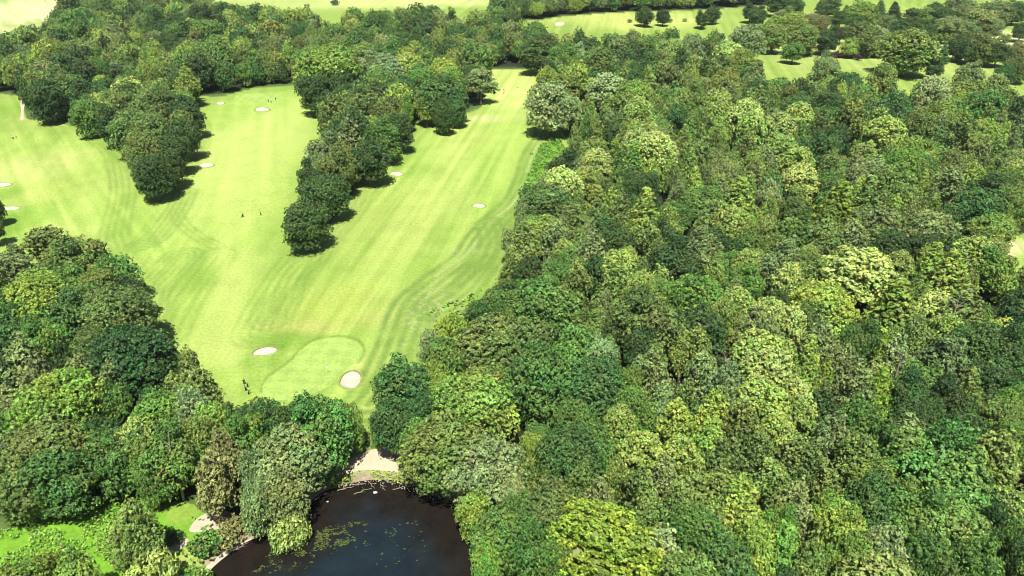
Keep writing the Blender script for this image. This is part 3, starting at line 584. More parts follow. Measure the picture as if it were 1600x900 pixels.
HK = {'o': (9.5, .95), 'f': (9.5, .95), 'c': (10., 1.), 'b': (12.5, .9), 'l': (12., 1.2), 'p': (9., 1.0), 'w': (3.5, .8), 's': (.6, 1.1)}
trees = []     # x, y, r, H, kindletter, colour, hand
def addpix(txt, lone=False):
    for tok in txt.replace('\n', '|').split('|'):
        if not tok.strip(): continue
        q_ = tok.split(); px, py, w, k, c = q_[:5]; px, py, w = float(px), float(py), float(w)
        a, b = HK[k]; r = 5.
        for _ in range(4):
            H = (a + b * r) * (1 + .28 * float(sstep(330, 150, py)) * (not lone))
            if lone and k in 'of': r *= 1.0; H = 4. + 1.7 * r
            if lone and k in 'lp': H = 4. + 2.4 * r
            if len(q_) > 5: H = float(q_[5])
            x, y, t = at(px, py, H * (.6 if not lone else .5)); r = w / 2 * t / FPX
        if k == 'b': r *= 1.0
        trees.append([float(x), float(y), float(r), float(H), k, c, 2 if lone else 1])
addpix(T); n0_ = len(trees); addpix(TP, True)
for t in trees[n0_:]: t[2] *= 1.08; t[3] *= 1.0
# the rest of the wood fills the ground between them
def zone_palette(px, py, n):
    """kinds and colours by part of the wood, as the photograph shows them"""
    v = n.random(); q = float(fbm(np.array([px / 90.]), np.array([py / 60.]), 3)[0]); w = float(fbm(np.array([px / 60. + 31]), np.array([py / 40.]), 2)[0])
    if py < 130 or (px < 800 and py < 240):
        ks = 'ooofob' if px < 1000 else 'oofobb'; k = ks[int(v * 6)]
        cs = ['dk', 'dg', 'dg', 'md', 'ob', 'ol', 'md', 'dk', 'gy', 'dk', 'yg', 'dg', 'dg', 'dk', 'md', 'ob', 'yg', 'ol', 'cr', 'ob']
        if w > .62: cs = ['ob', 'gy', 'ol', 'md', 'yg', 'md', 'dk']
    elif px < 620:
        k = 'oofob'[int(v * 5)]; cs = ['dg', 'md', 'ob', 'yg', 'ol', 'md', 'dk']
    else:
        if q > .52: k = 'bbbbol'[int(v * 6)]; cs = ['ob', 'gy', 'ol', 'ob', 'gy', 'yg']
        elif w > .56: k = 'occlbo'[int(v * 6)]; cs = ['yg', 'md', 'ob', 'yg', 'ob', 'md']
        else: k = 'oofobo'[int(v * 6)]; cs = ['dk', 'dg', 'md', 'ob', 'dk', 'ol', 'md']
    c = cs[int(n.random() * len(cs))]
    if k == 'c' and c in ('dk', 'dg', 'ol', 'gy'): c = 'yg'
    return k, c
def fill():
    n = np.random.default_rng(21); cell = {}
    cs = 8.0
    def put(i, x, y): cell.setdefault((int(x // cs), int(y // cs)), []).append(i)
    for i, t in enumerate(trees): put(i, t[0], t[1])
    cand = 60000; u = n.random(cand); yy = 70 + 1130 * u ** .62; xx = (n.random(cand) * 2 - 1) * (.78 * yy + 40)
    ok = forest(xx, yy); xx, yy = xx[ok], yy[ok]
    dB = np.minimum.reduce([seg_dist(xx, yy, P) for P in (WOOD_A, WOOD_BE, WOOD_D, WOOD_C)])
    PX, PY = topx(xx, yy, 9.)
    for x, y, d, px, py in zip(xx, yy, dB, PX, PY):
        if px < -140 or px > 1740 or py > 990: continue
        far = y > 520
        up = float(sstep(250, 420, y)); r = (3.1 + 4.3 * n.random() ** 1.4) * (1 + .22 * up) if not far else (5.0 + 4.2 * n.random() ** 1.2)
        k, c = zone_palette(px, py, n)
        if k in 'bl': r *= .72
        if d < r * (.92 if y < 400 else .7): continue
        bad = False; ci, cj = int(x // cs), int(y // cs)
        for a in (-2, -1, 0, 1, 2):
            for b in (-2, -1, 0, 1, 2):
                for j in cell.get((ci + a, cj + b), ()):
                    t = trees[j]; m = (.84 if t[6] else .78) * (r + t[2])
                    if t[6] and not far: m = .86 * t[2] + .55 * r
                    if (t[0] - x) ** 2 + (t[1] - y) ** 2 < m * m: bad = True; break
                if bad: break
            if bad: break
        if bad: continue
        a, b = HK[k]; H = (a + b * r) * (.66 + .48 * n.random()) * (1 + .22 * up)
        trees.append([x, y, r, H, k, c, 0]); put(len(trees) - 1, x, y)
fill()
print('TREES', len(trees))

# ------------------------------------------------------------------ labels
LM = [("the kidney shaped green", 490, 575), ("the large round bunker", 548, 597), ("the pond's sand bank", 590, 722), ("the pond's right shore", 755, 860), ("the pond's left shore", 400, 845),
      ("the nettle meadow", 90, 840), ("the lower left corner", 0, 880), ("the left edge's lower wood", 0, 620), ("the lower left wood's top", 200, 430),
      ("the left spit's tip", 236, 300), ("the middle spit's tip", 478, 385), ("the far left green", 402, 152), ("the left edge's white path", 35, 170), ("the upper left pale field", 60, 30),
      ("the top edge's fields", 560, 8), ("the long fairway's far end", 800, 112), ("the long fairway's jutting tree", 845, 185), ("the bracken hedge", 850, 250),
      ("the stony rough", 670, 480), ("the right wood's fairway bend", 785, 370), ("the far upper meadow", 1000, 32), ("the purple park trees", 1312, 70), ("the upper right grass strip", 1450, 108),
      ("the largest creamy chestnut", 1345, 432), ("the small tan clearing", 1590, 380), ("the layered grey pines", 1420, 355), ("the upper creamy chestnut row", 1195, 200),
      ("the middle chestnut cluster", 1190, 600), ("the narrow golden conifer", 1378, 580), ("the large golden bottom tree", 938, 860), ("the yellow green dome", 1000, 715),
      ("the lower right dark gap", 1580, 790), ("the largest lower right tree", 1462, 735), ("the dark edge dome", 848, 320), ("the round olive giant", 1006, 508),
      ("the pale shore tree", 764, 742), ("the bottom right corner", 1590, 890), ("the bleached snags", 1490, 485), ("the far right park", 1520, 40), ("the right edge's upper wood", 1590, 250),
      ("the brightest upper right tree", 1416, 262), ("the palest silvery tree", 1200, 305), ("the right wood's left middle", 880, 640), ("the bottom edge's birches", 1200, 890)]
LW = [at(a, b) for _, a, b in LM]; LWx = np.array([float(p[0]) for p in LW]); LWy = np.array([float(p[1]) for p in LW])
KN = {'o': 'lumpy tree', 'f': 'domed tree', 'c': 'chestnut tree', 'b': 'birch tree', 'l': 'conical larch', 'p': 'layered pine', 'w': 'drooping willow', 's': 'bush'}
KO = {'o': 'broadleaf_tree', 'f': 'broadleaf_tree', 'c': 'chestnut_tree', 'b': 'birch_tree', 'l': 'larch_tree', 'p': 'pine_tree', 'w': 'willow_tree', 's': 'bush'}
ORD = ['nearest', 'second nearest', 'third nearest', 'fourth nearest', 'fifth nearest', 'sixth nearest', 'seventh nearest', 'eighth nearest', 'ninth nearest', 'tenth nearest', 'eleventh nearest', 'twelfth nearest']
def depth(t): return t[1] * CP + (CAM_H - t[3] * .6) * SP
vis = []
for t in trees:
    px, py = topx(t[0], t[1], t[3] * .6); t += [float(px), float(py)]
    vis.append(-60 < px < 1660 and -30 < py < 985)
sel, counts = set(), {}
order = sorted(range(len(trees)), key=lambda i: (trees[i][6] == 0) * 0 - trees[i][2] / depth(trees[i]))
for i in sorted(order, key=lambda i: (0 if trees[i][6] else 1)):      # every tree read from the photograph, then the largest of the rest
    t = trees[i]
    if not vis[i]: continue
    k = KO[t[4]]
    if counts.get(k, 0) < 300: sel.add(i); counts[k] = counts.get(k, 0) + 1
print('INDIVIDUALS', counts)
desc = {}
for i in sel:
    t = trees[i]; x, y = t[0], t[1]; dd = np.hypot(LWx - x, LWy - y); j = int(dd.argmin()); a, b = LM[j][1:]
    dx, dy = t[7] - a, t[8] - b
    side = ('right of' if dx > 0 else 'left of') if abs(dx) > abs(dy) * 1.6 else ('beyond' if dy < 0 else 'in front of')
    wpx = 2 * t[2] * FPX / depth(t); size = 'large' if t[2] > 6.6 else ('small' if t[2] < 3.4 else 'medium')
    if dd[j] < 7 and t[6]: side = 'beside'
    desc.setdefault((CNAME[t[5]], KN[t[4]], size, side, j), []).append((dd[j], i))
LAB = {}
for (c, k, s, side, j), L in desc.items():
    L.sort()
    for n_, (_, i) in enumerate(L):
        base = f"{s} {c} {k} {side} {LM[j][0]}"
        if len(L) > 1: base = (ORD[n_] if n_ < 12 else "outlying") + " " + base
        LAB[i] = base
def wood_name(t):
    x, y = t[0], t[1]
    if t[6] == 2: return 'lone and park trees on the open grass'
    if inside(np.array([x]), np.array([y]), WOOD_A)[0]: return 'trees of the wood at the lower left'
    if t[7] > 640 + (t[8] < 200) * 200: return 'trees of the large wood on the right'
    return 'trees of the upper wood and its two spits'

# ------------------------------------------------------------------ place the trees
rt = np.random.default_rng(5)
def tint(c):
    b = np.array(COL[c]); j = 1 + .12 * rt.normal(); h = .05 * rt.normal()
    return np.clip(b * j * np.array([1 + h, 1, 1 - h * .5]), .004, .6)
stuff = []
def place_tree(i):
    t = trees[i]; x, y, r, H, k, c = t[:6]; z = float(height(np.array([x]), np.array([y]))[0])
    me, tm, R0, H0 = PRO[KMAP[k]][int(rt.integers(len(PRO[KMAP[k]])))]
    name = KO[k] if not (c == 'pu' and k != 's') else 'copper_beech'
    root = empty(name, (x, y, z), rt.random() * 6.283); s = r / R0; e_ = 1 + .10 * rt.normal(); e_ = min(max(e_, .82), 1.2); root.scale = (s * e_, s / e_, H / H0); root.rotation_euler = (.05 * rt.normal(), .05 * rt.normal(), root.rotation_euler[2])
    tag(root, LAB[i], 'bush' if k == 's' else 'tree', wood_name(t))
    col = tint(c)
    cr = link('crown', me, root); cr.color = (*col, 1)
    tr = link('trunk', tm, root)
for i in range(len(trees)):
    if i in sel: place_tree(i)
    else: stuff.append(i)
# everything further off reads as one mass of wood: one object of instanced trees
pc = bpy.data.collections.new('woodland tree kinds'); names = []
for k, n in (('oak', 5), ('oakfine', 2), ('chestnut', 3), ('birch', 4), ('larch', 2), ('pine', 2)):
    for i in range(n):
        me, R, H = proto(k, i + 40, False); me.materials.append(M_LEAF_I)
        o = bpy.data.objects.new('%02d_%s' % (len(names), k), me); pc.objects.link(o); names.append((k, R, H))
def build_stuff():
    V = []; idx = []; scl = []; rot = []; tn = []
    extra = []
    n = np.random.default_rng(77)                       # woods beyond the frame, out to the far country
    for _ in range(1800):
        y = 1000 + 2200 * n.random(); x = (n.random() * 2 - 1) * .9 * y
        if fbm(np.array([x / 300]), np.array([y / 260]), 2)[0] > .5 and topx(x, y, 14.)[1] < -14: extra.append([x, y, 5.5 + 2 * n.random(), 14, 'o', ['dk', 'dg', 'md'][int(n.random() * 3)], 0])
    for t in [trees[i] for i in stuff] + extra:
        x, y, r, H, k, c = t[:6]; kk = KMAP[k] if k not in 'ws' else 'oak'
        ch = [i for i, q in enumerate(names) if q[0] == kk]; i = ch[int(n.integers(len(ch)))]
        V.append((x, y, float(height(np.array([x]), np.array([y]))[0]))); idx.append(i); s = r / names[i][1]; scl.append((s, s, H / names[i][2])); rot.append((0, 0, n.random() * 6.283)); tn.append((*tint(c), 1))
    me = bpy.data.meshes.new('woodland'); me.vertices.add(len(V)); me.vertices.foreach_set('co', np.array(V, np.float32).ravel())
    a = me.attributes.new('pick', 'INT', 'POINT'); a.data.foreach_set('value', np.array(idx, np.int32))
    a = me.attributes.new('size', 'FLOAT_VECTOR', 'POINT'); a.data.foreach_set('vector', np.array(scl, np.float32).ravel())
    a = me.attributes.new('turn', 'FLOAT_VECTOR', 'POINT'); a.data.foreach_set('vector', np.array(rot, np.float32).ravel())
    a = me.attributes.new('tint', 'FLOAT_COLOR', 'POINT'); a.data.foreach_set('color', np.array(tn, np.float32).ravel())
    o = link('woodland', me); tag(o, 'mass of mixed green trees filling the woods between and beyond the nearer trees', 'woodland', kind='stuff')
    ng = bpy.data.node_groups.new('woodland', 'GeometryNodeTree')
    ng.interface.new_socket('Geometry', in_out='INPUT', socket_type='NodeSocketGeometry'); ng.interface.new_socket('Geometry', in_out='OUTPUT', socket_type='NodeSocketGeometry')
    gi = ng.nodes.new('NodeGroupInput'); go = ng.nodes.new('NodeGroupOutput'); ip = ng.nodes.new('GeometryNodeInstanceOnPoints'); ci = ng.nodes.new('GeometryNodeCollectionInfo')
    ci.inputs['Collection'].default_value = pc; ci.inputs['Separate Children'].default_value = True; ci.inputs['Reset Children'].default_value = True
    ip.inputs['Pick Instance'].default_value = True
    def at_(nm, ty):
        q = ng.nodes.new('GeometryNodeInputNamedAttribute'); q.data_type = ty; q.inputs['Name'].default_value = nm; return q.outputs[0]
    L = ng.links.new
    L(gi.outputs[0], ip.inputs['Points']); L(ci.outputs[0], ip.inputs['Instance']); L(at_('pick', 'INT'), ip.inputs['Instance Index'])
    e = ng.nodes.new('FunctionNodeEulerToRotation'); L(at_('turn', 'FLOAT_VECTOR'), e.inputs[0]); L(e.outputs[0], ip.inputs['Rotation'])
    L(at_('size', 'FLOAT_VECTOR'), ip.inputs['Scale']); L(ip.outputs[0], go.inputs[0])
    md = o.modifiers.new('woodland', 'NODES'); md.node_group = ng
build_stuff()

exec_small = True
# ------------------------------------------------------------------ ground cover: bracken, nettles, bank plants
def cover(name, polys, dens, size, col, label, hgt=.5, seed=1):
    r = np.random.default_rng(seed); Ps = []
    for P in polys:
        P = poly_world(P); lo, hi = P.min(0), P.max(0); A = (hi - lo).prod(); n = int(A * dens)
        q = lo + r.random((n, 2)) * (hi - lo); q = q[inside(q[:, 0], q[:, 1], P)]; Ps.append(q)
    Q = np.concatenate(Ps); dn = fbm(Q[:, 0] / 3, Q[:, 1] / 3, 3); Q = Q[dn > .42]; dn = dn[dn > .42]
    z = height(Q[:, 0], Q[:, 1]) + hgt * (r.random(len(Q)) * .7 + (dn - .4) * 2.0)
    V, F = tufts(np.column_stack([Q, z]), np.tile([0, 0, 1.], (len(Q), 1)), size, r, .5, 1.5)
    var = np.clip(.5 + .25 * r.normal(size=len(Q)), 0, 1); cc = np.stack([var, (r.random(len(Q)) < .1) * 1., r.random(len(Q))], 1)
    o = link(name, np_mesh(name, V, F, np.repeat(cc, 4, 0)), None, M_LEAF); o.color = (*col, 1)
    tag(o, label, 'plants', kind='stuff'); return o
cover('nettles', [[(-60,860),(0,832),(100,795),(180,768),(200,790),(150,850),(120,895),(60,900),(-60,960)], [(140,860),(200,790),(240,800),(250,860),(180,890)]], 16.0, .32, (.16, .32, .035), 'bright green bed of nettles and tall weeds left of the pond', .7, 1)
cover('bracken', [[(846,225),(874,215),(886,238),(860,270),(825,298),(812,312),(822,280)]], 6.0, .5, (.12, .26, .03), 'bright green bracken hedge along the right side of the long fairway', 1.0, 2)
cover('bank_plants', [[(510,748),(540,737),(580,734),(620,736),(655,742),(690,762),(715,785),(705,795),(680,772),(640,756),(590,748),(545,752),(515,760)], [(700,780),(725,800),(748,850),(738,850),(712,806)]], 16.0, .36, (.21, .31, .035), 'grassy green strip of weeds on the bank above the pond', .3, 3)
cover('shore_plants', [[(302,785),(325,788),(318,815),(296,812)], [(385,850),(400,838),(470,812),(480,800),(440,830)], [(290,880),(330,900),(330,930),(290,930)]], 5.0, .45, (.16, .28, .03), 'low green shore plants by the left shore of the pond', .5, 4)
cover('meadow_edge_weeds', [[(75,186),(110,196),(118,192),(100,184)], [(655,492),(700,476),(745,455),(760,452),(748,475),(738,497),(690,497)], [(566,680),(580,692),(560,704),(545,706)]], 1.6, .7, (.12, .23, .025), 'low green weeds where the woods meet the mown grass', .5, 5)
# pond weed: floating rafts of yellow-green algae
def weed():
    r = np.random.default_rng(8); Q = []
    for px, py, rx, ry, n in [(505,835,34,9,420),(478,862,24,10,300),(540,848,30,6,260),(500,850,40,8,240),(550,822,20,7,120),(425,865,10,5,40),(610,880,24,12,40),(620,830,24,8,30),(405,888,14,6,60),(590,850,70,26,50),(645,815,12,5,12),(450,880,30,10,160)]:
        a = r.normal(size=(n, 2)) * .6; x, y, _ = at(px + a[:, 0] * rx, py + a[:, 1] * ry, -.9); Q.append(np.column_stack([x, y]))
    Q = np.concatenate(Q); Q = Q[fbm(Q[:, 0] / 1.2, Q[:, 1] / 1.2, 2) > .46]; V, F = [], []
    for x, y in Q:
        s = .05 + .13 * r.random() ** 2; o = len(V); a0 = r.random() * 6; m = 6
        V.append((x, y, -.885))
        for k in range(m): a = a0 + k * 6.283 / m; q = s * (.5 + r.random()); V.append((x + math.cos(a) * q * 1.5, y + math.sin(a) * q * .8, -.89))
        F += [(o, o + 1 + k, o + 1 + (k + 1) % m) for k in range(m)]
    o = link('pond_weed', np_mesh('pond_weed', np.array(V), np.array(F)), None, plain_mat('pond weed', (.065, .088, .018), noise=.5, scale=.6))
    tag(o, 'patchy yellow green algae floating on the left of the dark pond', 'pond weed', kind='stuff')
weed()
# driftwood, stones along the far shore
def driftwood(px, py, L, ang, lab, seed, rad=.09, z=-.8):
    r = np.random.default_rng(seed); x, y, _ = at(px, py, z); V, F = [], []
    def add(v, f):
        o = len(V); V.extend(v); F.extend([tuple(i + o for i in q) for q in f])
    n = 6; c, s = math.cos(ang), math.sin(ang)
    pts = [(-L / 2 + L * k / (n - 1), r.normal() * L * .035, rad + abs(r.normal()) * .08 * L * .3) for k in range(n)]
    add(*tube(pts, [rad * (1 - .12 * k) for k in range(n)], 6))
    for b in range(3):
        p = pts[1 + b]; sg = 1 if b % 2 else -1; l = L * (.2 + .2 * r.random())
        add(*tube([p, (p[0] + l * .5, p[1] + sg * l * .4, p[2] + l * .2), (p[0] + l, p[1] + sg * l * .7, p[2] + l * .3)], [rad * .5, rad * .35, rad * .12], 5))
    o = link('driftwood', np_mesh('driftwood', np.array(V), np.array(F), None, True), None, M_DEAD); o.location = (float(x), float(y), z); o.rotation_euler = (0, 0, ang)
    tag(o, lab, 'driftwood', 'bleached branches along the pond shore')
for i, (a, b, L, g, lab) in enumerate([(567,768,3.6,.5,'forked pale branch lying in shallow water at the left of the far shore'),(580,758,2.8,-.9,'steep bleached stick at the water edge below the sandy bank'),(598,762,2.2,-1.0,'short bleached stick standing beside the white stone'),
     (625,762,3.,.7,'branched driftwood right of the middle of the far shore'),(610,754,2.5,-.5,'thin branch washed up on the far shore just above the waterline'),(662,774,2.2,.6,'thin stick sloping up out of the water near the right shore'),(670,768,4.5,-.6,'long curved pale branch along the right end of the far shore'),
     (540,764,3.2,.35,'pale branch lying along the mud at the left end of the far shore'),(560,757,2.6,.1,'small branch on the pebbly mud left of the middle'),(500,776,3.,.8,'dull branch at the far left end of the pebbly shore'),(640,757,2.4,-.3,'bleached branch under the green bank plants'),(372,858,4.,.7,'long thin branch dipping in the water off the left shore')]):
    driftwood(a, b, L, g, lab, i)
def stones():
    r = np.random.default_rng(12); V, F = [], []; iv, if_ = ICO1
    n = 0
    for k in range(260):
        t = r.random(); px = 486 + t * 210; py = 772 - 21 * math.sin(min(1, t * 1.15) * 3.0) + r.normal() * 4 + (t > .8) * (t - .8) * 60
        z = -.75; x, y, _ = at(px, py, z); zz = float(height(np.array([float(x)]), np.array([float(y)]))[0]); s = .05 + .11 * r.random() ** 3
        o = len(V); V.extend(iv * [s * (1 + .4 * r.random()), s, s * .6] * (1 + .15 * r.normal(size=(len(iv), 1))) + [float(x), float(y), max(zz, -.92) + s * .3]); F.extend([tuple(q + o) for q in if_])
    tag(link('pebbles', np_mesh('pebbles', np.array(V), np.array(F)), None, M_STONE), 'pale pebbles and bits of debris along the muddy far shore', 'pebbles', kind='stuff')
stones()
def rock(px, py, s, lab, z=-.9):
    x, y, _ = at(px, py, z); r = np.random.default_rng(int(px)); V = ICO1[0] * (1 + .18 * r.normal(size=(len(ICO1[0]), 1))) * [s * 1.3, s, s * .8]
    o = link('stone', np_mesh('stone', V, ICO1[1]), None, M_STONE); o.location = (float(x), float(y), z + s * .1); tag(o, lab, 'stone', 'pale stones at the pond edge')
rock(586, 770, .35, 'single white stone standing in shallow water below the sandy bank'); rock(751, 833, .6, 'pale stone on the right shore under the tree edge')
rock(640, 768, .18, 'small pale stone in the water near the far shore'); rock(512, 784, .22, 'small pale stone in the water near the left shore')
# bleached snags: dead trees among the right wood
def snag(px, py, H, lab, seed, tall=14):
    r = np.random.default_rng(seed); x, y, _ = at(px, py, tall - H * .5); V, F = [], []
    def add(v, f):
        o = len(V); V.extend(v); F.extend([tuple(i + o for i in q) for q in f])
    add(*tube([(0, 0, -.3), (.2, .1, tall * .4), (.0, -.2, tall * .75), (.4, .1, tall)], [.28, .22, .13, .03], 7))
    for b in range(9):
        a = r.random() * 6.3; z0 = tall * (.5 + .45 * r.random()); l = H * (.18 + .22 * r.random())
        add(*tube([(0.1, 0, z0), (math.cos(a) * l * .5, math.sin(a) * l * .5, z0 + l * .25), (math.cos(a) * l, math.sin(a) * l, z0 + l * .7)], [.10, .07, .02], 5))
    root = empty('dead_tree', (float(x), float(y), 0)); link('trunk', np_mesh('trunk', np.array(V), np.array(F), None, True), root, M_DEAD)
    tag(root, lab, 'dead tree', 'bleached dead trees in the woods')
snag(1491, 486, 8, 'bleached forked dead tree between the yellow green larches at right', 1, 18); snag(1136, 575, 6, 'pale dead tree left of the flowering chestnuts', 2, 16)
snag(264, 690, 6, 'bare pale dead tree in the lower left wood', 3, 17); snag(919, 360, 5, 'thin white dead tree right of the dark dome', 4, 16); snag(1405, 565, 6, 'grey dead tree right of the narrow golden conifer', 5, 17)
snag(1484, 405, 6, 'twisted bare tree below the layered grey pines', 6, 17); snag(726, 497, 5, 'bare pinkish dead tree at the fairway edge of the right wood', 7, 11)

# ------------------------------------------------------------------ golfers, trolleys, flags
def skin_mesh(name, joints, edges, radii, mat, lvl=2):
    me = bpy.data.meshes.new(name); me.from_pydata(joints, edges, []); o = bpy.data.objects.new(name, me); sc.collection.objects.link(o)
    m = o.modifiers.new('s', 'SKIN'); m.use_smooth_shade = True
    for v, rd in zip(me.skin_vertices[0].data, radii): v.radius = (rd, rd) if not isinstance(rd, tuple) else rd
    me.skin_vertices[0].data[0].use_root = True
    sb = o.modifiers.new('d', 'SUBSURF'); sb.levels = lvl; sb.render_levels = lvl
    dg = bpy.context.evaluated_depsgraph_get(); m2 = bpy.data.meshes.new_from_object(o.evaluated_get(dg)); m2.name = name
    bpy.data.objects.remove(o); m2.materials.clear(); m2.materials.append(mat); return m2
M_SKIN = plain_mat('skin', (.45, .28, .2), noise=.05); M_HAIR = plain_mat('hair', (.06, .04, .025)); M_BLACK = plain_mat('black fabric', (.02, .02, .022)); M_NAVY = plain_mat('navy fabric', (.03, .04, .09))
M_WHITE = plain_mat('white fabric', (.75, .74, .7), noise=.05); M_GREYF = plain_mat('grey fabric', (.18, .18, .19)); M_RED = plain_mat('dark red fabric', (.3, .03, .03)); M_METAL = plain_mat('grey metal', (.3, .3, .32), rough=.4); M_PINK = plain_mat('pale pink fabric', (.6, .35, .33))
def body_parts(pose):
    lean = .22 if pose == 'swing' else .04; fy = lean
    J = [(0, 0, .95), (0, -.02 * 0, 1.12), (0, -fy * .6, 1.38), (0, -fy * .8, 1.48), (0, -fy, 1.56), (0, -fy, 1.68), (.10, 0, .90), (.13, .0 if pose != 'walk' else -.16, .50), (.14, .02 if pose != 'walk' else -.22, .08), (.15, -.14 if pose != 'walk' else -.36, .04),
         (-.10, 0, .90), (-.13, 0 if pose != 'walk' else .10, .50), (-.14, .02 if pose != 'walk' else .26, .10), (-.15, -.14 if pose != 'walk' else .12, .04), (.19, -fy * .7, 1.40), (-.19, -fy * .7, 1.40)]
    if pose == 'swing': J += [(.20, -.35, 1.16), (.03, -.48, .98), (.0, -.52, .92), (-.20, -.35, 1.16), (-.03, -.48, .96), (0, -.53, .89)]
    elif pose == 'pull': J += [(.26, .05, 1.14), (.26, .28, .98), (.26, .35, .93), (-.25, 0, 1.14), (-.24, -.1, .90), (-.24, -.12, .82)]
    else: J += [(.25, .04, 1.14), (.25, -.06, .90), (.25, -.09, .82), (-.25, .04, 1.14), (-.25, -.02, .90), (-.25, -.05, .82)]
    E = [(0, 1), (1, 2), (2, 3), (3, 4), (4, 5), (0, 6), (6, 7), (7, 8), (8, 9), (0, 10), (10, 11), (11, 12), (12, 13), (2, 14), (14, 16), (16, 17), (17, 18), (2, 15), (15, 19), (19, 20), (20, 21)]
    Rr = [.13, .125, .14, .055, .085, .075, .095, .065, .042, .035, .095, .065, .042, .035, .06, .06, .042, .032, .035, .042, .032, .035]
    Rr = [.13, .125, .14, .055, .088, .078, .095, .065, .042, .035, .095, .065, .042, .035, .062, .062, .044, .034, .036, .044, .034, .036]
    return J, E, Rr
def person(px, py, rz, pose, shirt, trouser, lab, cap=M_HAIR):
    x, y, _ = at(px, py); z = float(height(np.array([float(x)]), np.array([float(y)]))[0]); J, E, Rr = body_parts(pose)
    root = empty('person', (float(x), float(y), z), rz); tag(root, lab, 'person', 'golfers out on the course')
    link('body', skin_mesh('body', J, E, Rr, M_SKIN), root)
    up = [1, 2, 14, 16, 15, 19, 0]; mp = {k: i for i, k in enumerate(up)}
    link('shirt', skin_mesh('shirt', [J[k] for k in up], [(mp[a], mp[b]) for a, b in E if a in mp and b in mp], [Rr[k] + .022 for k in up], shirt), root)
    lo = [0, 6, 7, 8, 10, 11, 12]; mp = {k: i for i, k in enumerate(lo)}
    link('trousers', skin_mesh('trousers', [J[k] for k in lo], [(mp[a], mp[b]) for a, b in E if a in mp and b in mp], [Rr[k] + .022 for k in lo], trouser), root)
    hx, hy, hz = J[5]; V = ICO1[0] * [.105, .115, .09] + [hx, hy + .015, hz + .03]; V[:, 2] = np.maximum(V[:, 2], hz - .01)
    link('cap', np_mesh('cap', V, ICO1[1], None, True), root, cap)
    for sx in (-1, 1):
        V = ICO1[0] * [.05, .13, .05] + [sx * .15, (-.08 if pose != 'walk' else (-.3 if sx > 0 else .18)), .045]; link('shoe', np_mesh('shoe', V, ICO1[1], None, True), root, M_WHITE)
    if pose == 'swing':
        c = empty('golf_club', (float(x), float(y), z), rz); tag(c, 'thin golf club held by the golfer ' + lab.split(' ', 1)[1][:40].rsplit(' ', 1)[0], 'golf club')
        V, F = tube([(0, -.5, .98), (.1, -.95, .03)], [.02, .012], 6); link('shaft', np_mesh('shaft', np.array(V), np.array(F), None, True), c, M_METAL)
        link('club_head', np_mesh('club_head', ICO1[0] * [.06, .03, .03] + [.13, -.97, .03], ICO1[1], None, True), c, M_METAL)
    return root
def trolley(px, py, rz, bagm, lab):
    x, y, _ = at(px, py); z = float(height(np.array([float(x)]), np.array([float(y)]))[0]); root = empty('golf_trolley', (float(x), float(y), z), rz); tag(root, lab, 'golf trolley', 'golf bags on two wheeled trolleys')
    V, F = tube([(0, .15, .15), (0, .0, .55), (0, -.22, 1.02), (0, -.25, 1.05)], [.13, .14, .16, .15], 12); V.append((0, -.27, 1.07)); n = len(V) - 1
    link('golf_bag', np_mesh('golf_bag', np.array(V), np.array(F), None, True), root, bagm)
    for k in range(5):
        a = k * 1.256; V, F = tube([(.08 * math.cos(a), -.22 + .08 * math.sin(a), 1.0), (.1 * math.cos(a), -.34 + .08 * math.sin(a), 1.22)], [.012, .03], 5); link('club', np_mesh('club', np.array(V), np.array(F)), root, M_METAL)
    V, F = tube([(0, .1, .2), (0, .3, .7), (0, .42, 1.0)], [.02, .02, .025], 6); link('handle', np_mesh('handle', np.array(V), np.array(F)), root, M_METAL)
    for sx in (-1, 1):
        pts = [(sx * .3, .14 * math.cos(a), .15 + .14 * math.sin(a)) for a in np.linspace(0, 2 * math.pi, 15)]; V, F = tube(pts, [.022] * 15, 5); w = link('wheel', np_mesh('wheel', np.array(V), np.array(F), None, True), root, M_BLACK)
    V, F = tube([(-.3, 0, .15), (.3, 0, .15)], [.015, .015], 5); link('axle', np_mesh('axle', np.array(V), np.array(F)), root, M_METAL)
def flag(px, py, col, lab):
    x, y, _ = at(px, py); z = float(height(np.array([float(x)]), np.array([float(y)]))[0]) + .03; root = empty('flagstick', (float(x), float(y), z)); tag(root, lab, 'flag', 'flagsticks on the putting greens')
    V, F = tube([(0, 0, -.05), (0, 0, 2.1)], [.022, .016], 6); link('pole', np_mesh('pole', np.array(V), np.array(F)), root, M_WHITE)
    V = [(.01 + .5 * i / 5, .05 * math.sin(i * 1.3) + sy, 2.05 - .35 * j - .04 * i / 5) for sy in (-.006, .006) for j in (0, 1) for i in range(6)]
    F = [(i, i + 1, i + 7, i + 6) for i in range(5)] + [(12 + i + 6, 12 + i + 7, 12 + i + 1, 12 + i) for i in range(5)]; link('flag', np_mesh('flag', np.array(V), np.array(F), None, True), root, col)
person(382, 601, .5, 'stand', M_BLACK, M_BLACK, 'golfer in dark clothes, farther of the pair left of the kidney shaped green'); person(384.5, 611, -.4, 'swing', M_GREYF, M_BLACK, 'golfer in grey top with club, nearer of the pair left of the green')
trolley(387, 605, 1.0, M_BLACK, 'dark golf bag on a trolley between the pair of golfers left of the near green'); trolley(389, 616, 2.2, M_BLACK, 'dark golf bag on a trolley nearest the trees left of the green')
person(380, 339, 1.2, 'pull', M_BLACK, M_BLACK, 'golfer in black pulling a trolley, left of the pair on the left fairway'); trolley(378.3, 339.5, 1.2, M_BLACK, 'black golf bag on a trolley beside the left golfer on the left fairway')
person(407.5, 336, -1., 'walk', M_RED, M_BLACK, 'golfer in dark red top walking on the left fairway')
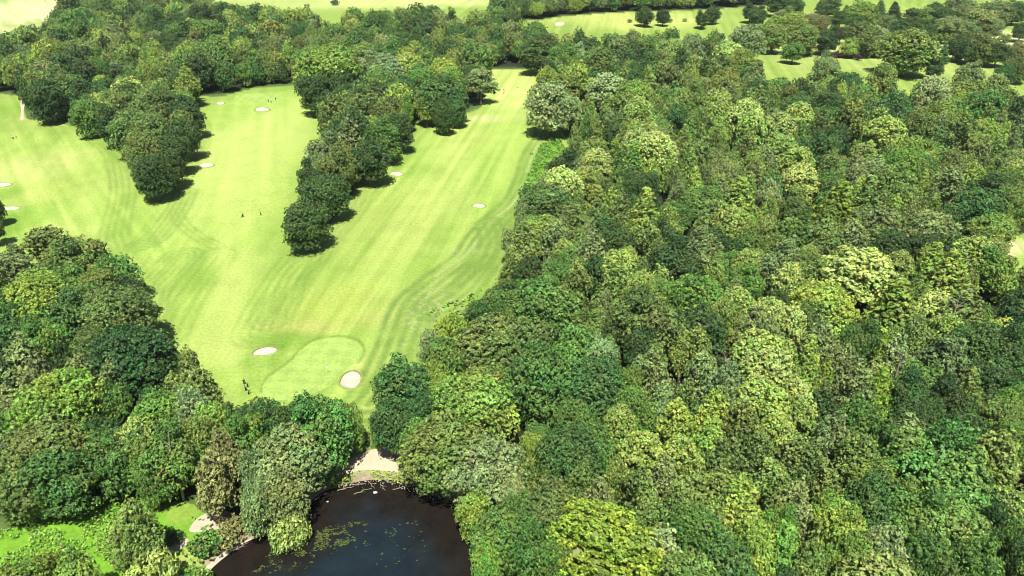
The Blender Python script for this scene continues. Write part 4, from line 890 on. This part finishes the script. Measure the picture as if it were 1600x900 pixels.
person(419.5, 160 - .5, 0, 'stand', M_NAVY, M_BLACK, 'golfer standing at the right end of the far left green'); person(431, 156.5, .6, 'stand', M_BLACK, M_BLACK, 'golfer in black rightmost at the far left green')
person(423.7, 161, 1., 'stand', M_GREYF, M_NAVY, 'golfer in grey between two others at the far left green')
person(19.5, 217.5, 0, 'stand', M_WHITE, M_NAVY, 'golfer in white top leftmost on the upper left fairway'); trolley(22, 218, .5, M_GREYF, 'grey golf bag on trolley right of the leftmost golfer'); person(26, 216.8, 1, 'walk', M_WHITE, M_GREYF, 'golfer in white top and grey trousers beside the grey trolley')
person(58.5, 219.5, 2., 'walk', M_WHITE, M_WHITE, 'golfer all in white walking alone on the upper left fairway'); person(829.5, 242, 1., 'walk', M_PINK, M_BLACK, 'walker in pale pink on the track beside the bracken hedge'); trolley(832.5, 242.5, 0, M_BLACK, 'dark golf bag on trolley beside the pink topped walker')
person(344, 823, 2.2, 'walk', M_RED, M_NAVY, 'walker in red top on the stony path by the left shore of the pond')
flag(510.5, 584, M_WHITE, 'white flag on a pole in the middle of the kidney shaped green'); flag(400, 156, M_WHITE, 'small white flag on the far left putting green'); flag(808, 142, M_RED, 'thin flagstick on the putting green at the far end of the long fairway')
# young staked sapling on the far green apron
snag(787, 141, 2.5, 'slender bare sapling standing on the far end of the long fairway', 11, 3)



# ------------------------------------------------------------------ summer haze over the far woods
def haze():
    bm = bmesh.new(); bmesh.ops.create_cube(bm, size=1)
    for v in bm.verts: v.co = (v.co.x * 36000, v.co.y * 36000, 107.5 if v.co.z > 0 else -6.0)
    me = bpy.data.meshes.new('haze'); bm.to_mesh(me); bm.free(); m, nt, out = new_mat('haze air'); p = nt.nodes.new('ShaderNodeVolumePrincipled')
    p.inputs['Color'].default_value = (.86, .93, 1, 1); p.inputs['Density'].default_value = .00005; p.inputs['Anisotropy'].default_value = .2
    nt.links.new(p.outputs[0], out.inputs['Volume']); tag(link('haze', me, None, m), 'thin summer haze lying over the far woods and fields', 'haze', kind='stuff')
haze()
sc.cycles.volume_bounces = 0
